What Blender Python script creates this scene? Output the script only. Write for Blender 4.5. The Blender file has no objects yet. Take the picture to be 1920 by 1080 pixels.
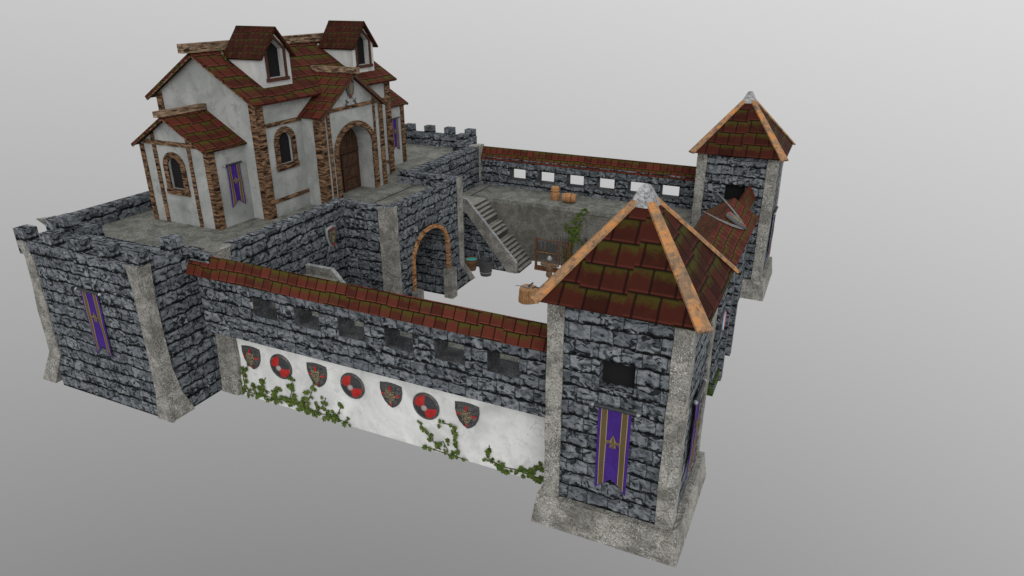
import bpy, bmesh, math, random
from mathutils import Vector, Matrix
random.seed(7)
PI = math.pi
sc = bpy.context.scene
COL = sc.collection

# ------------------------------------------------------------------ materials
class X:
    """tiny expression wrapper round shader math nodes"""
    def __init__(s, g, o): s.g = g; s.o = o
    def _m(s, op, b=None, c=None): return s.g.math(op, s, b, c)
    def __add__(s, b): return s._m('ADD', b)
    def __radd__(s, b): return s._m('ADD', b)
    def __sub__(s, b): return s._m('SUBTRACT', b)
    def __rsub__(s, b): return s.g.math('SUBTRACT', b, s)
    def __mul__(s, b): return s._m('MULTIPLY', b)
    def __rmul__(s, b): return s._m('MULTIPLY', b)
    def __truediv__(s, b): return s._m('DIVIDE', b)
class G:
    def __init__(s, nt): s.nt = nt; s.N = nt.nodes; s.L = nt.links
    def link(s, a, sock):
        if isinstance(a, X): s.L.new(a.o, sock)
        elif isinstance(a, (tuple, list)): sock.default_value = tuple(a) + ((1,) if len(a) == 3 and len(sock.default_value) == 4 else ())
        else: sock.default_value = a
    def math(s, op, a, b=None, c=None, clamp=False):
        n = s.N.new('ShaderNodeMath'); n.operation = op; n.use_clamp = clamp
        for i, v in enumerate((a, b, c)):
            if v is not None: s.link(v, n.inputs[i])
        return X(s, n.outputs[0])
    def uv(s):
        n = s.N.new('ShaderNodeTexCoord'); sp = s.N.new('ShaderNodeSeparateXYZ'); s.L.new(n.outputs['UV'], sp.inputs[0])
        return X(s, sp.outputs[0]), X(s, sp.outputs[1])
    def obj(s):
        n = s.N.new('ShaderNodeNewGeometry'); return X(s, n.outputs['Position'])
    def vec(s, a, b, c=0.0):
        n = s.N.new('ShaderNodeCombineXYZ')
        for i, v in enumerate((a, b, c)): s.link(v, n.inputs[i])
        return X(s, n.outputs[0])
    def noise(s, v, scale, detail=3, rough=.55, dist=0.0):
        n = s.N.new('ShaderNodeTexNoise'); s.link(v, n.inputs['Vector'])
        n.inputs['Scale'].default_value = scale; n.inputs['Detail'].default_value = detail
        n.inputs['Roughness'].default_value = rough; n.inputs['Distortion'].default_value = dist
        return X(s, n.outputs['Fac'])
    def white(s, v):
        n = s.N.new('ShaderNodeTexWhiteNoise'); n.noise_dimensions = '2D'; s.link(v, n.inputs['Vector']); return X(s, n.outputs['Value'])
    def vor(s, v, scale, feat='F1'):
        n = s.N.new('ShaderNodeTexVoronoi'); n.feature = feat; s.link(v, n.inputs['Vector']); n.inputs['Scale'].default_value = scale
        return X(s, n.outputs['Distance'])
    def step(s, v, a, b):
        n = s.N.new('ShaderNodeMapRange'); n.interpolation_type = 'SMOOTHSTEP'; s.link(v, n.inputs['Value'])
        n.inputs['From Min'].default_value = a; n.inputs['From Max'].default_value = b
        return X(s, n.outputs['Result'])
    def mix(s, f, a, b):
        n = s.N.new('ShaderNodeMix'); n.data_type = 'RGBA'; s.link(f, n.inputs['Factor'])
        s.link(a, n.inputs[6]); s.link(b, n.inputs[7]); return X(s, n.outputs[2])
    def ramp(s, f, pts):
        n = s.N.new('ShaderNodeValToRGB'); s.link(f, n.inputs[0]); e = n.color_ramp.elements
        while len(e) < len(pts): e.new(.5)
        for i, (p, c) in enumerate(pts): e[i].position = p; e[i].color = tuple(c) + (1,)
        return X(s, n.outputs[0])
    def floor(s, a): return s.math('FLOOR', a)
    def fract(s, a): return s.math('FRACT', a)

def mat(name, fn, rough=.9, metal=0.0, bump=.0, spec=.06):
    m = bpy.data.materials.new(name); m.use_nodes = True; nt = m.node_tree; nt.nodes.clear()
    g = G(nt); out = nt.nodes.new('ShaderNodeOutputMaterial'); p = nt.nodes.new('ShaderNodeBsdfPrincipled')
    nt.links.new(p.outputs[0], out.inputs[0])
    r = fn(g) if callable(fn) else (fn, None)
    col, h = r if isinstance(r, tuple) and len(r) == 2 else (r, None)
    g.link(col, p.inputs['Base Color']); p.inputs['Roughness'].default_value = rough; p.inputs['Metallic'].default_value = metal
    p.inputs['Specular IOR Level'].default_value = spec
    if h is not None and bump:
        b = nt.nodes.new('ShaderNodeBump'); b.inputs['Strength'].default_value = 1; b.inputs['Distance'].default_value = bump
        g.link(h, b.inputs['Height']); nt.links.new(b.outputs[0], p.inputs['Normal'])
    return m

def stone_fn(light=1.0, moss=0.0, rh=.50, bw=.64):
    def f(g):
        u, v = g.uv()
        P = g.vec(u, v)
        w1 = g.noise(P, .9, 2); w2 = g.noise(g.vec(u + 31.7, v + 9.1), 2.3, 2)
        vv = v + (w1 - .5) * .16 + (w2 - .5) * .22
        row = g.floor(vv / rh); fr = g.fract(vv / rh)
        rr = g.white(g.vec(row, 3.0))
        uu = u / bw + rr * 5.0 + (w1 - .5) * .3
        cid = g.floor(uu); fu = g.fract(uu)
        tint = g.white(g.vec(cid, row))
        # every block samples its own piece of rock
        off = tint * 37.0
        n = g.noise(g.vec(u + off, v * 1.35), 2.9, 3, .55, 1.3)
        n2 = g.noise(g.vec(u * 1.0 + 7 + off, v * 1.5), 2.7, 2, .5, 1.5)
        n3 = g.noise(g.vec(u, v), 15, 3, .6)
        base = g.ramp(n * .85 + n3 * .15, [(.30, (.020, .023, .026)), (.41, (.066, .073, .081)), (.53, (.165, .182, .198)), (.69, (.28, .295, .31))])
        base = g.mix(tint * .45, base, (.055, .062, .073))
        line = 1.0 - g.step(fr + (n - .5) * .50 + (n3 - .5) * .22, .075, .20)
        top = g.step(fr + (n2 - .5) * .5, .93, 1.08)
        joint = 1.0 - g.step(g.math('ABSOLUTE', fu - .5) * -1.0 + .5 + (n3 - .5) * .04, .008, .035)
        blot = 1.0 - g.step(n2, .375, .435)
        c = g.mix(joint * .75, base, (.02, .023, .028))
        c = g.mix(blot * .92, c, (.010, .012, .014))
        c = g.mix(top * .5, c, (.02, .022, .026))
        c = g.mix(line * .97, c, (.004, .005, .006))
        if light != 1.0: c = g.mix(abs(1 - light), c, (.0, .0, .0) if light < 1 else (.5, .5, .5))
        if moss:
            mz = g.noise(P, 1.3, 3); c = g.mix(g.step(mz, .34, .50) * moss, c, (.04, .065, .012))
        h = (1.0 - line) * .7 + n * .8 + (1.0 - blot) * .4 - joint * .2
        return c, h
    return f

def tile_fn(w, h, bright=1.0, moss=.6):
    def f(g):
        u, v = g.uv()
        col0 = g.floor(u / w * .5 + .17)
        st = g.white(g.vec(col0, 11.0)) * .22
        v2 = v / h + st
        row = g.floor(v2); fv = g.fract(v2)
        par = g.math('MODULO', row + 40.0, 2.0)
        uu = u / w + par * .5 + g.white(g.vec(row, 5.0)) * .2 + (g.noise(g.vec(u, v), 2.0, 2) - .5) * .08
        cid = g.floor(uu); fu = g.fract(uu)
        r1 = g.white(g.vec(cid, row)); r2 = g.white(g.vec(cid + 17.0, row))
        n = g.noise(g.vec(u, v), 4.0, 4, .6); nf = g.noise(g.vec(u * 1.0, v * 1.0), 16.0, 3, .6)
        a = tuple(x * bright for x in (.125, .034, .022)); b = tuple(x * bright for x in (.225, .055, .036)); d = tuple(x * bright for x in (.16, .065, .036))
        c = g.mix(g.step(r1 * .55 + n * .5, .25, .75), a, b)
        c = g.mix(g.step(r2, .7, .95) * .6, c, d)
        c = g.mix(g.step(nf, .35, .7) * .25, c, tuple(x * .45 for x in a))
        mo = g.step(fv * 1.0 + n * .75 + r2 * .30 + nf * .25, 1.18, 1.62) * moss
        c = g.mix(mo, c, tuple(x * (.35 + .65 * bright) for x in (.085, .078, .014)))
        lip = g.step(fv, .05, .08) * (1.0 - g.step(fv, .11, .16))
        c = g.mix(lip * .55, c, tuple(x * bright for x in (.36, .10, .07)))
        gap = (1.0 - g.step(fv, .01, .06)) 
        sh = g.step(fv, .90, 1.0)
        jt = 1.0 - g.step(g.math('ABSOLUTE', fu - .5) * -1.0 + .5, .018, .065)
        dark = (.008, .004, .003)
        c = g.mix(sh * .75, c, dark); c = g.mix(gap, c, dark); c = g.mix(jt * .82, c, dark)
        hh = (1.0 - fv) * .9 - jt * .6 - gap * .5 + nf * .15
        return c, hh
    return f

def plaster_fn(lo, hi, st=.5):
    def f(g):
        u, v = g.uv(); P = g.vec(u, v)
        n = g.noise(P, .55, 4, .6, .8); n2 = g.noise(g.vec(u + 9, v), 2.2, 5, .65, .5); n3 = g.noise(P, 22, 3)
        c = g.mix(g.step(n, .33, .66), lo, hi)
        c = g.mix(g.step(n2, .52, .72) * st, c, tuple(x * .62 for x in lo))
        st2 = g.noise(g.vec(u * 5, v * .7), 1.0, 3)
        c = g.mix(g.step(st2, .58, .75) * st * .4, c, tuple(x * .7 for x in lo))
        cr = g.math('ABSOLUTE', g.noise(g.vec(u + 3, v), .9, 3, .6, .6) - .5)
        c = g.mix((1.0 - g.step(cr, .0, .007)) * .38 * g.step(n, .45, .6), c, tuple(x * .45 for x in lo))
        c = g.mix(n3 * .12, c, (.3, .3, .29))
        return c, n2 + n3 * .3
    return f
def concrete_fn(lo, hi, spk=.5):
    def f(g):
        P = g.obj()
        n = g.noise(P, 1.5, 4, .62, .6); n2 = g.noise(P, 13, 4, .7); n3 = g.noise(P, 30, 2); n4 = g.noise(P, 3.2, 4, .65, 1.2)
        mk = g.noise(P, .8, 2); cr = g.math('ABSOLUTE', g.noise(P, 1.4, 2, .5, 1.5) - .5)
        c = g.mix(g.step(n, .38, .62), lo, hi)
        c = g.mix(g.step(n2, .47, .62) * .6, c, tuple(x * .42 for x in lo))
        c = g.mix(g.step(n4, .54, .66) * .45, c, (.085, .072, .045))
        c = g.mix((1.0 - g.step(cr, .0, .012)) * .55, c, (.03, .028, .024))
        c = g.mix(g.step(n3, .57, .66) * g.step(mk, .38, .6) * spk, c, (.66, .66, .63))
        return c, n2 + n4 + n3 * .4 + g.step(cr, .0, .02) * .3
    return f
def timber_fn(a, b, d):
    def f(g):
        u, v = g.uv()
        n = g.noise(g.vec(u * 1.3, v * 6.5), 1.5, 5, .66, .5); n2 = g.noise(g.vec(u * 1.2, v * 8), 1.2, 3, .5, .8); n3 = g.noise(g.vec(u, v), 1.6, 2)
        c = g.ramp(n, [(.36, d), (.46, a), (.58, b), (.74, tuple(x * 1.25 for x in b))])
        c = g.mix((1.0 - g.step(n2, .38, .45)) * .92, c, tuple(x * .5 for x in d))
        c = g.mix(g.step(n3, .5, .7) * .35, c, tuple(x * .55 for x in a))
        return c, n + n2
    return f
def hip_fn(g):
    P = g.obj(); n = g.noise(P, 2.4, 4, .7, .5); n2 = g.noise(P, 6.5, 4, .65, .3)
    c = g.ramp(n, [(.32, (.50, .21, .065)), (.44, (.42, .21, .09)), (.53, (.27, .165, .095)), (.66, (.15, .11, .08))])
    c = g.mix(g.step(n2, .52, .66) * .6, c, (.075, .055, .045))
    return c, n2
def wood_fn(a, b, sx=3, sy=3, sz=14):
    def f(g):
        P = g.obj(); sp = g.N.new('ShaderNodeVectorMath'); sp.operation = 'MULTIPLY'; g.link(P, sp.inputs[0]); sp.inputs[1].default_value = (sx, sy, sz)
        n = g.noise(X(g, sp.outputs[0]), 2.0, 4, .6, .6)
        return g.mix(g.step(n, .3, .7), a, b), n
    return f
M = {}
M['stone'] = mat('rough_blue_grey_stone', stone_fn(), .9, bump=.06, spec=.05)
M['stone_in'] = mat('darker_court_stone', stone_fn(.80, 0, .7, .9), .85, bump=.06, spec=.05)
M['stone_moss'] = mat('mossy_stone', stone_fn(1, 1.0), .9, bump=.05)
M['tile'] = mat('red_clay_tile_small', tile_fn(.42, .42, .46, .9), .8, bump=.04, spec=.05)
M['tile_main'] = mat('red_clay_tile_house', tile_fn(.70, .78, .38, .95), .8, bump=.04, spec=.05)
M['tile_annex'] = mat('red_clay_tile_annex', tile_fn(.54, .58, .42, .85), .8, bump=.04, spec=.05)
M['tile_tower'] = mat('dark_clay_tile_tower', tile_fn(.66, .70, .22, .95), .7, bump=.04, spec=.04)
M['tile_dormer'] = mat('dark_clay_tile_dormer', tile_fn(.28, .34, .21, .5), .7, bump=.03, spec=.04)
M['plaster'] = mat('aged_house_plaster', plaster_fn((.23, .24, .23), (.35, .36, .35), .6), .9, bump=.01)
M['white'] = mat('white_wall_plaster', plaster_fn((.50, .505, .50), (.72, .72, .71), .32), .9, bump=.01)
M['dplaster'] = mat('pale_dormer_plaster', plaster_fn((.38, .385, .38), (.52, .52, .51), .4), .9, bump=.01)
M['concrete'] = mat('pale_dressed_stone', concrete_fn((.17, .165, .148), (.33, .32, .29), .85), .8, bump=.035, spec=.15)
M['mossy_plaster'] = mat('damp_grey_render', concrete_fn((.115, .112, .098), (.185, .18, .16), .25), .95, bump=.02)
M['deck'] = mat('paved_deck_stone', concrete_fn((.125, .128, .115), (.215, .218, .196), .45), .9, bump=.01)
M['step'] = mat('light_tinted_step_stone', concrete_fn((.24, .237, .215), (.31, .305, .28), .1), .9, bump=.01)  # paler tint paints the light on the step tops into the stone colour
M['riser'] = mat('shade_tinted_riser_stone', concrete_fn((.065, .063, .056), (.10, .097, .09), .1), .9, bump=.01)  # same stone tinted dark: the shade on the risers is painted in
M['cap'] = mat('pale_cap_stone', concrete_fn((.26, .27, .28), (.44, .45, .46), .4), .85, bump=.05)
M['timber'] = mat('dark_oak_timber', timber_fn((.085, .050, .030), (.22, .13, .075), (.018, .010, .007)), .85, bump=.03)
M['ridge'] = mat('weathered_ridge_timber', timber_fn((.15, .10, .065), (.30, .21, .14), (.05, .03, .02)), .85, bump=.03)
M['hip'] = mat('orange_hip_timber', hip_fn, .8, bump=.03)
M['archwood'] = mat('orange_arch_timber', timber_fn((.30, .15, .065), (.46, .25, .12), (.12, .05, .02)), .8, bump=.02)
M['trim'] = mat('reddish_dormer_wood', wood_fn((.04, .019, .013), (.085, .038, .025)), .7, bump=.01)
M['door'] = mat('dark_door_wood', wood_fn((.03, .018, .012), (.10, .058, .038), 9, 9, 1.2), .7, bump=.02)
M['dark'] = mat('dark_unlit_pane', (.015, .015, .016), .9, spec=.05)
M['barrel'] = mat('light_oak_stave', wood_fn((.27, .13, .055), (.48, .27, .13), 9, 9, 2), .7, bump=.02)
M['tubwood'] = mat('brown_tub_wood', wood_fn((.10, .06, .035), (.20, .12, .07), 12, 12, 3), .8, bump=.02)
M['rust'] = mat('rusty_red_wood', wood_fn((.055, .024, .015), (.19, .09, .05), 8, 8, 3), .8, bump=.01)
M['iron'] = mat('dull_iron', wood_fn((.035, .036, .038), (.09, .09, .095), 12, 12, 12), .55, .3, bump=.01, spec=.4)
M['blade_dark'] = mat('tarnished_blade', wood_fn((.07, .07, .07), (.24, .24, .235), 9, 9, 9), .55, .2, bump=.01)
M['sill'] = mat('dark_sill_stone', concrete_fn((.045, .049, .053), (.10, .107, .113), .1), .9, bump=.03)
M['steel'] = mat('scratched_steel', wood_fn((.16, .165, .17), (.42, .43, .44), 20, 20, 6), .4, .45, bump=.01, spec=.5)
M['water'] = mat('turquoise_water', (.12, .55, .52), .15, spec=.5)
M['straw'] = mat('sackcloth', wood_fn((.12, .075, .045), (.24, .16, .10), 14, 14, 9), .9, bump=.02)
def cloth_fn(g):
    u, v = g.uv(); n = g.noise(g.vec(u * 3 + v, v * 1.2), 2.5, 4, .6, 1.2); n2 = g.noise(g.vec(u * 60, v * 60), 1, 1)
    return g.mix(n, (.034, .014, .125), (.065, .028, .215)), n + n2 * .2
M['purple'] = mat('purple_banner_cloth', cloth_fn, .85, bump=.02)
M['gold'] = mat('old_gold_braid', wood_fn((.075, .058, .024), (.13, .10, .045), 30, 30, 30), .8, bump=.01)
M['goldline'] = mat('pale_gold_piping', (.33, .24, .13), .7)
M['red'] = mat('red_shield_paint', wood_fn((.30, .010, .008), (.45, .018, .014), 3, 3, 3), .55, spec=.4)
M['char'] = mat('charcoal_shield_paint', wood_fn((.018, .021, .023), (.035, .039, .042), 5, 5, 5), .55, spec=.4)
def shield_fn(g):
    P = g.obj(); n = g.noise(P, 6, 4, .65, .8)
    return g.ramp(n, [(.3, (.02, .02, .021)), (.5, (.065, .064, .062)), (.7, (.15, .14, .13))]), n
M['shield'] = mat('mottled_shield_iron', shield_fn, .5, .2, bump=.01, spec=.4)
def lion_fn(g):
    P = g.obj(); n = g.vor(P, 24); n2 = g.noise(P, 26, 3)
    return g.mix(g.step(n2, .45, .58), (.05, .048, .04), g.mix(g.step(n, .15, .35), (.46, .40, .22), (.30, .24, .15))), n2
M['crest'] = mat('embossed_gold_crest', lion_fn, .5, .2, bump=.02)
M['boss'] = mat('pinkish_boss', wood_fn((.26, .20, .20), (.38, .31, .30), 9, 9, 9), .45, spec=.5)
def leaf_fn(g):
    P = g.obj(); n = g.noise(P, 9, 3); n2 = g.noise(P, 30, 2)
    c = g.ramp(n, [(.34, (.018, .045, .010)), (.48, (.045, .095, .018)), (.62, (.11, .145, .032))])
    return g.mix(n2 * .3, c, (.10, .07, .02)), None
M['leaf'] = mat('ivy_leaf', leaf_fn, .7)
M['stem'] = mat('ivy_stem', (.06, .045, .025), .9)
M['blue'] = mat('pale_blue_paint', (.35, .42, .62), .6)

# ------------------------------------------------------------------ mesh helper
class MB:
    def __init__(s): s.v = []; s.f = []
    def face(s, pts):
        i = len(s.v); s.v += [Vector(p) for p in pts]; s.f.append(list(range(i, i + len(pts))))
    def mesh(s, vs, fs):
        i = len(s.v); s.v += [Vector(p) for p in vs]; s.f += [[i + k for k in f] for f in fs]
    def box(s, x0, x1, y0, y1, z0, z1):
        v = [(x, y, z) for z in (z0, z1) for y in (y0, y1) for x in (x0, x1)]
        s.mesh(v, [(0, 2, 3, 1), (4, 5, 7, 6), (0, 1, 5, 4), (2, 6, 7, 3), (0, 4, 6, 2), (1, 3, 7, 5)]); return s
    def prism(s, pts, d):
        d = Vector(d); n = len(pts); a = [Vector(p) for p in pts]
        s.mesh(a + [p + d for p in a], [list(range(n))[::-1], list(range(n, 2 * n))] + [(i, (i + 1) % n, n + (i + 1) % n, n + i) for i in range(n)]); return s
    def beam(s, a, b, w, h, up=(0, 0, 1)):
        a = Vector(a); b = Vector(b); d = (b - a).normalized(); up = Vector(up); sd = d.cross(up).normalized(); u2 = sd.cross(d)
        q = [a + sd * i * w / 2 + u2 * j * h / 2 for i, j in ((-1, -1), (1, -1), (1, 1), (-1, 1))]
        return s.prism(q, b - a)
    def tube(s, pts, r, n=8, caps=True):
        pts = [Vector(p) for p in pts]; rs = r if isinstance(r, (list, tuple)) else [r] * len(pts)
        i0 = len(s.v); ref = Vector((.13, .31, .94))
        for k, p in enumerate(pts):
            d = (pts[min(k + 1, len(pts) - 1)] - pts[max(k - 1, 0)]).normalized()
            if abs(d.dot(ref)) > .95: ref = Vector((.9, .1, .2))
            a = d.cross(ref).normalized(); b = d.cross(a)
            s.v += [p + (a * math.cos(2 * PI * j / n) + b * math.sin(2 * PI * j / n)) * rs[k] for j in range(n)]
        for k in range(len(pts) - 1):
            for j in range(n):
                s.f.append([i0 + k * n + j, i0 + k * n + (j + 1) % n, i0 + (k + 1) * n + (j + 1) % n, i0 + (k + 1) * n + j])
        if caps: s.f.append([i0 + j for j in range(n)][::-1]); s.f.append([i0 + (len(pts) - 1) * n + j for j in range(n)])
        return s
    def lathe(s, prof, c=(0, 0, 0), n=20, axis='z'):
        i0 = len(s.v); c = Vector(c)
        for r, h in prof:
            for j in range(n):
                t = 2 * PI * j / n; x, y = r * math.cos(t), r * math.sin(t)
                p = {'z': (x, y, h), 'y': (x, h, y), 'x': (h, x, y)}[axis]; s.v.append(c + Vector(p))
        for k in range(len(prof) - 1):
            for j in range(n): s.f.append([i0 + k * n + j, i0 + k * n + (j + 1) % n, i0 + (k + 1) * n + (j + 1) % n, i0 + (k + 1) * n + j])
        s.f.append([i0 + j for j in range(n)][::-1]); s.f.append([i0 + (len(prof) - 1) * n + j for j in range(n)]); return s
    def band(s, inn, out, d):
        """closed strip between two open paths, thickened by d"""
        d = Vector(d); I = [Vector(p) for p in inn]; O = [Vector(p) for p in out]; n = len(I)
        b = len(s.v); s.v += I + O + [p + d for p in I] + [p + d for p in O]
        for k in range(n - 1):
            i0, i1, o0, o1 = b + k, b + k + 1, b + n + k, b + n + k + 1; q = 2 * n
            s.f += [[i0, i1, o1, o0], [i0 + q, o0 + q, o1 + q, i1 + q], [o0, o1, o1 + q, o0 + q], [i0, i0 + q, i1 + q, i1]]
        for k in (0, n - 1): s.f.append([b + k, b + n + k, b + 3 * n + k, b + 2 * n + k])
        return s
    def holed(s, outer, holes, mp):
        bm = bmesh.new(); es = []
        for loop in [outer] + holes:
            vs = [bm.verts.new((a, b, 0)) for a, b in loop]
            es += [bm.edges.new((vs[i], vs[(i + 1) % len(vs)])) for i in range(len(vs))]
        bmesh.ops.triangle_fill(bm, use_beauty=True, use_dissolve=False, edges=es)
        bm.verts.index_update()
        s.mesh([mp(v.co.x, v.co.y) for v in bm.verts], [[v.index for v in f.verts] for f in bm.faces]); bm.free(); return s
    def build(s, name, m, parent=None, org=(0, 0, 0), smooth=False, recalc=True):
        L = parent_loc(parent)
        me = bpy.data.meshes.new(name); me.from_pydata([tuple(p - L) for p in s.v], [], s.f)
        if recalc:
            bm = bmesh.new(); bm.from_mesh(me); bmesh.ops.remove_doubles(bm, verts=bm.verts, dist=1e-5) if smooth else None
            bmesh.ops.recalc_face_normals(bm, faces=bm.faces); bm.to_mesh(me); bm.free()
        uvl = me.uv_layers.new(name='UV'); org = Vector(org); Z = Vector((0, 0, 1))
        for p in me.polygons:
            n = p.normal
            if abs(n.z) > .93: a, b = Vector((1, 0, 0)), Vector((0, 1, 0))
            else:
                a = Z.cross(n).normalized(); b = n.cross(a)
                if b.z < 0: b = -b
                if (abs(a.x) > abs(a.y) and a.x < 0) or (abs(a.y) >= abs(a.x) and a.y < 0): a = -a
            for li in p.loop_indices:
                q = me.vertices[me.loops[li].vertex_index].co + L - org
                uvl.data[li].uv = (q.dot(a), q.dot(b))
            p.use_smooth = smooth
        me.materials.append(M[m] if isinstance(m, str) else m)
        o = bpy.data.objects.new(name, me); COL.objects.link(o)
        if parent is not None: o.parent = parent
        return o
LOC = {}
def parent_loc(p):
    L = Vector((0, 0, 0))
    while p is not None: L += Vector(p.location); p = p.parent
    return L
def thing(name, label, cat, loc=(0, 0, 0), group=None, rz=0):
    o = bpy.data.objects.new(name, None); COL.objects.link(o); o.location = loc; o.rotation_euler = (0, 0, rz)
    o.empty_display_size = .2
    o['label'] = label; o['category'] = cat
    if group: o['group'] = group
    return o
def copy_thing(root, loc=None, label=None, rot=None, scale=None):
    def cp(o, par):
        c = o.copy(); COL.objects.link(c); c.parent = par
        for ch in list(o.children): cp(ch, c)
        return c
    r = cp(root, None)
    if loc is not None: r.location = loc
    if rot is not None: r.rotation_euler = rot
    if scale is not None: r.scale = scale
    if label: r['label'] = label
    return r
def B(*a): return MB().box(*a)
def arch(c, hw, z0, zs, zt, n=10):
    p = [(c - hw, z0), (c - hw, zs)]
    p += [(c - hw * math.cos(PI * k / n), zs + (zt - zs) * math.sin(PI * k / n)) for k in range(1, n)]
    return p + [(c + hw, zs), (c + hw, z0)]

# ------------------------------------------------------------------ camera, world, light
cam = bpy.data.cameras.new('camera'); co = bpy.data.objects.new('camera', cam); COL.objects.link(co); sc.camera = co
yaw, pit = math.radians(24.945), math.radians(-23.144)
Fw = Vector((-math.sin(yaw) * math.cos(pit), math.cos(yaw) * math.cos(pit), math.sin(pit)))
co.location = (4.437, -18.142, 15.321); co.rotation_euler = Fw.to_track_quat('-Z', 'Y').to_euler()
cam.sensor_width = 36; cam.lens = 36 * 1304 / 1920; cam.clip_end = 500; cam.clip_start = .1
w = bpy.data.worlds.new('World'); sc.world = w; w.use_nodes = True; nt = w.node_tree; nt.nodes.clear(); g = G(nt)
tc = nt.nodes.new('ShaderNodeTexCoord'); dp = nt.nodes.new('ShaderNodeVectorMath'); dp.operation = 'DOT_PRODUCT'
nt.links.new(tc.outputs['Generated'], dp.inputs[0]); dp.inputs[1].default_value = (.10628, .02973, .52605)
val = g.math('MINIMUM', g.math('MAXIMUM', X(g, dp.outputs['Value']) + .65347, .20), .95)
bg = nt.nodes.new('ShaderNodeBackground'); wo = nt.nodes.new('ShaderNodeOutputWorld')
g.link(val, bg.inputs['Color']); bg.inputs['Strength'].default_value = 1; nt.links.new(bg.outputs[0], wo.inputs[0])
sun = bpy.data.lights.new('soft_key_light', 'SUN'); sun.energy = 1.25; sun.angle = math.radians(40); sun.color = (1, .985, .96)
so = bpy.data.objects.new('soft_key_light', sun); COL.objects.link(so)
so.rotation_euler = Vector((-.42, .78, -.36)).to_track_quat('-Z', 'Y').to_euler()
sc.view_settings.view_transform = 'Standard'; sc.view_settings.look = 'None'; sc.view_settings.exposure = 0; sc.view_settings.gamma = 1
sc.view_settings.use_curve_mapping = False

CY = 10.3265; L2 = 2 * CY      # the castle mirrors about y = CY
ZD = 5.62                      # keep deck

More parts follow.
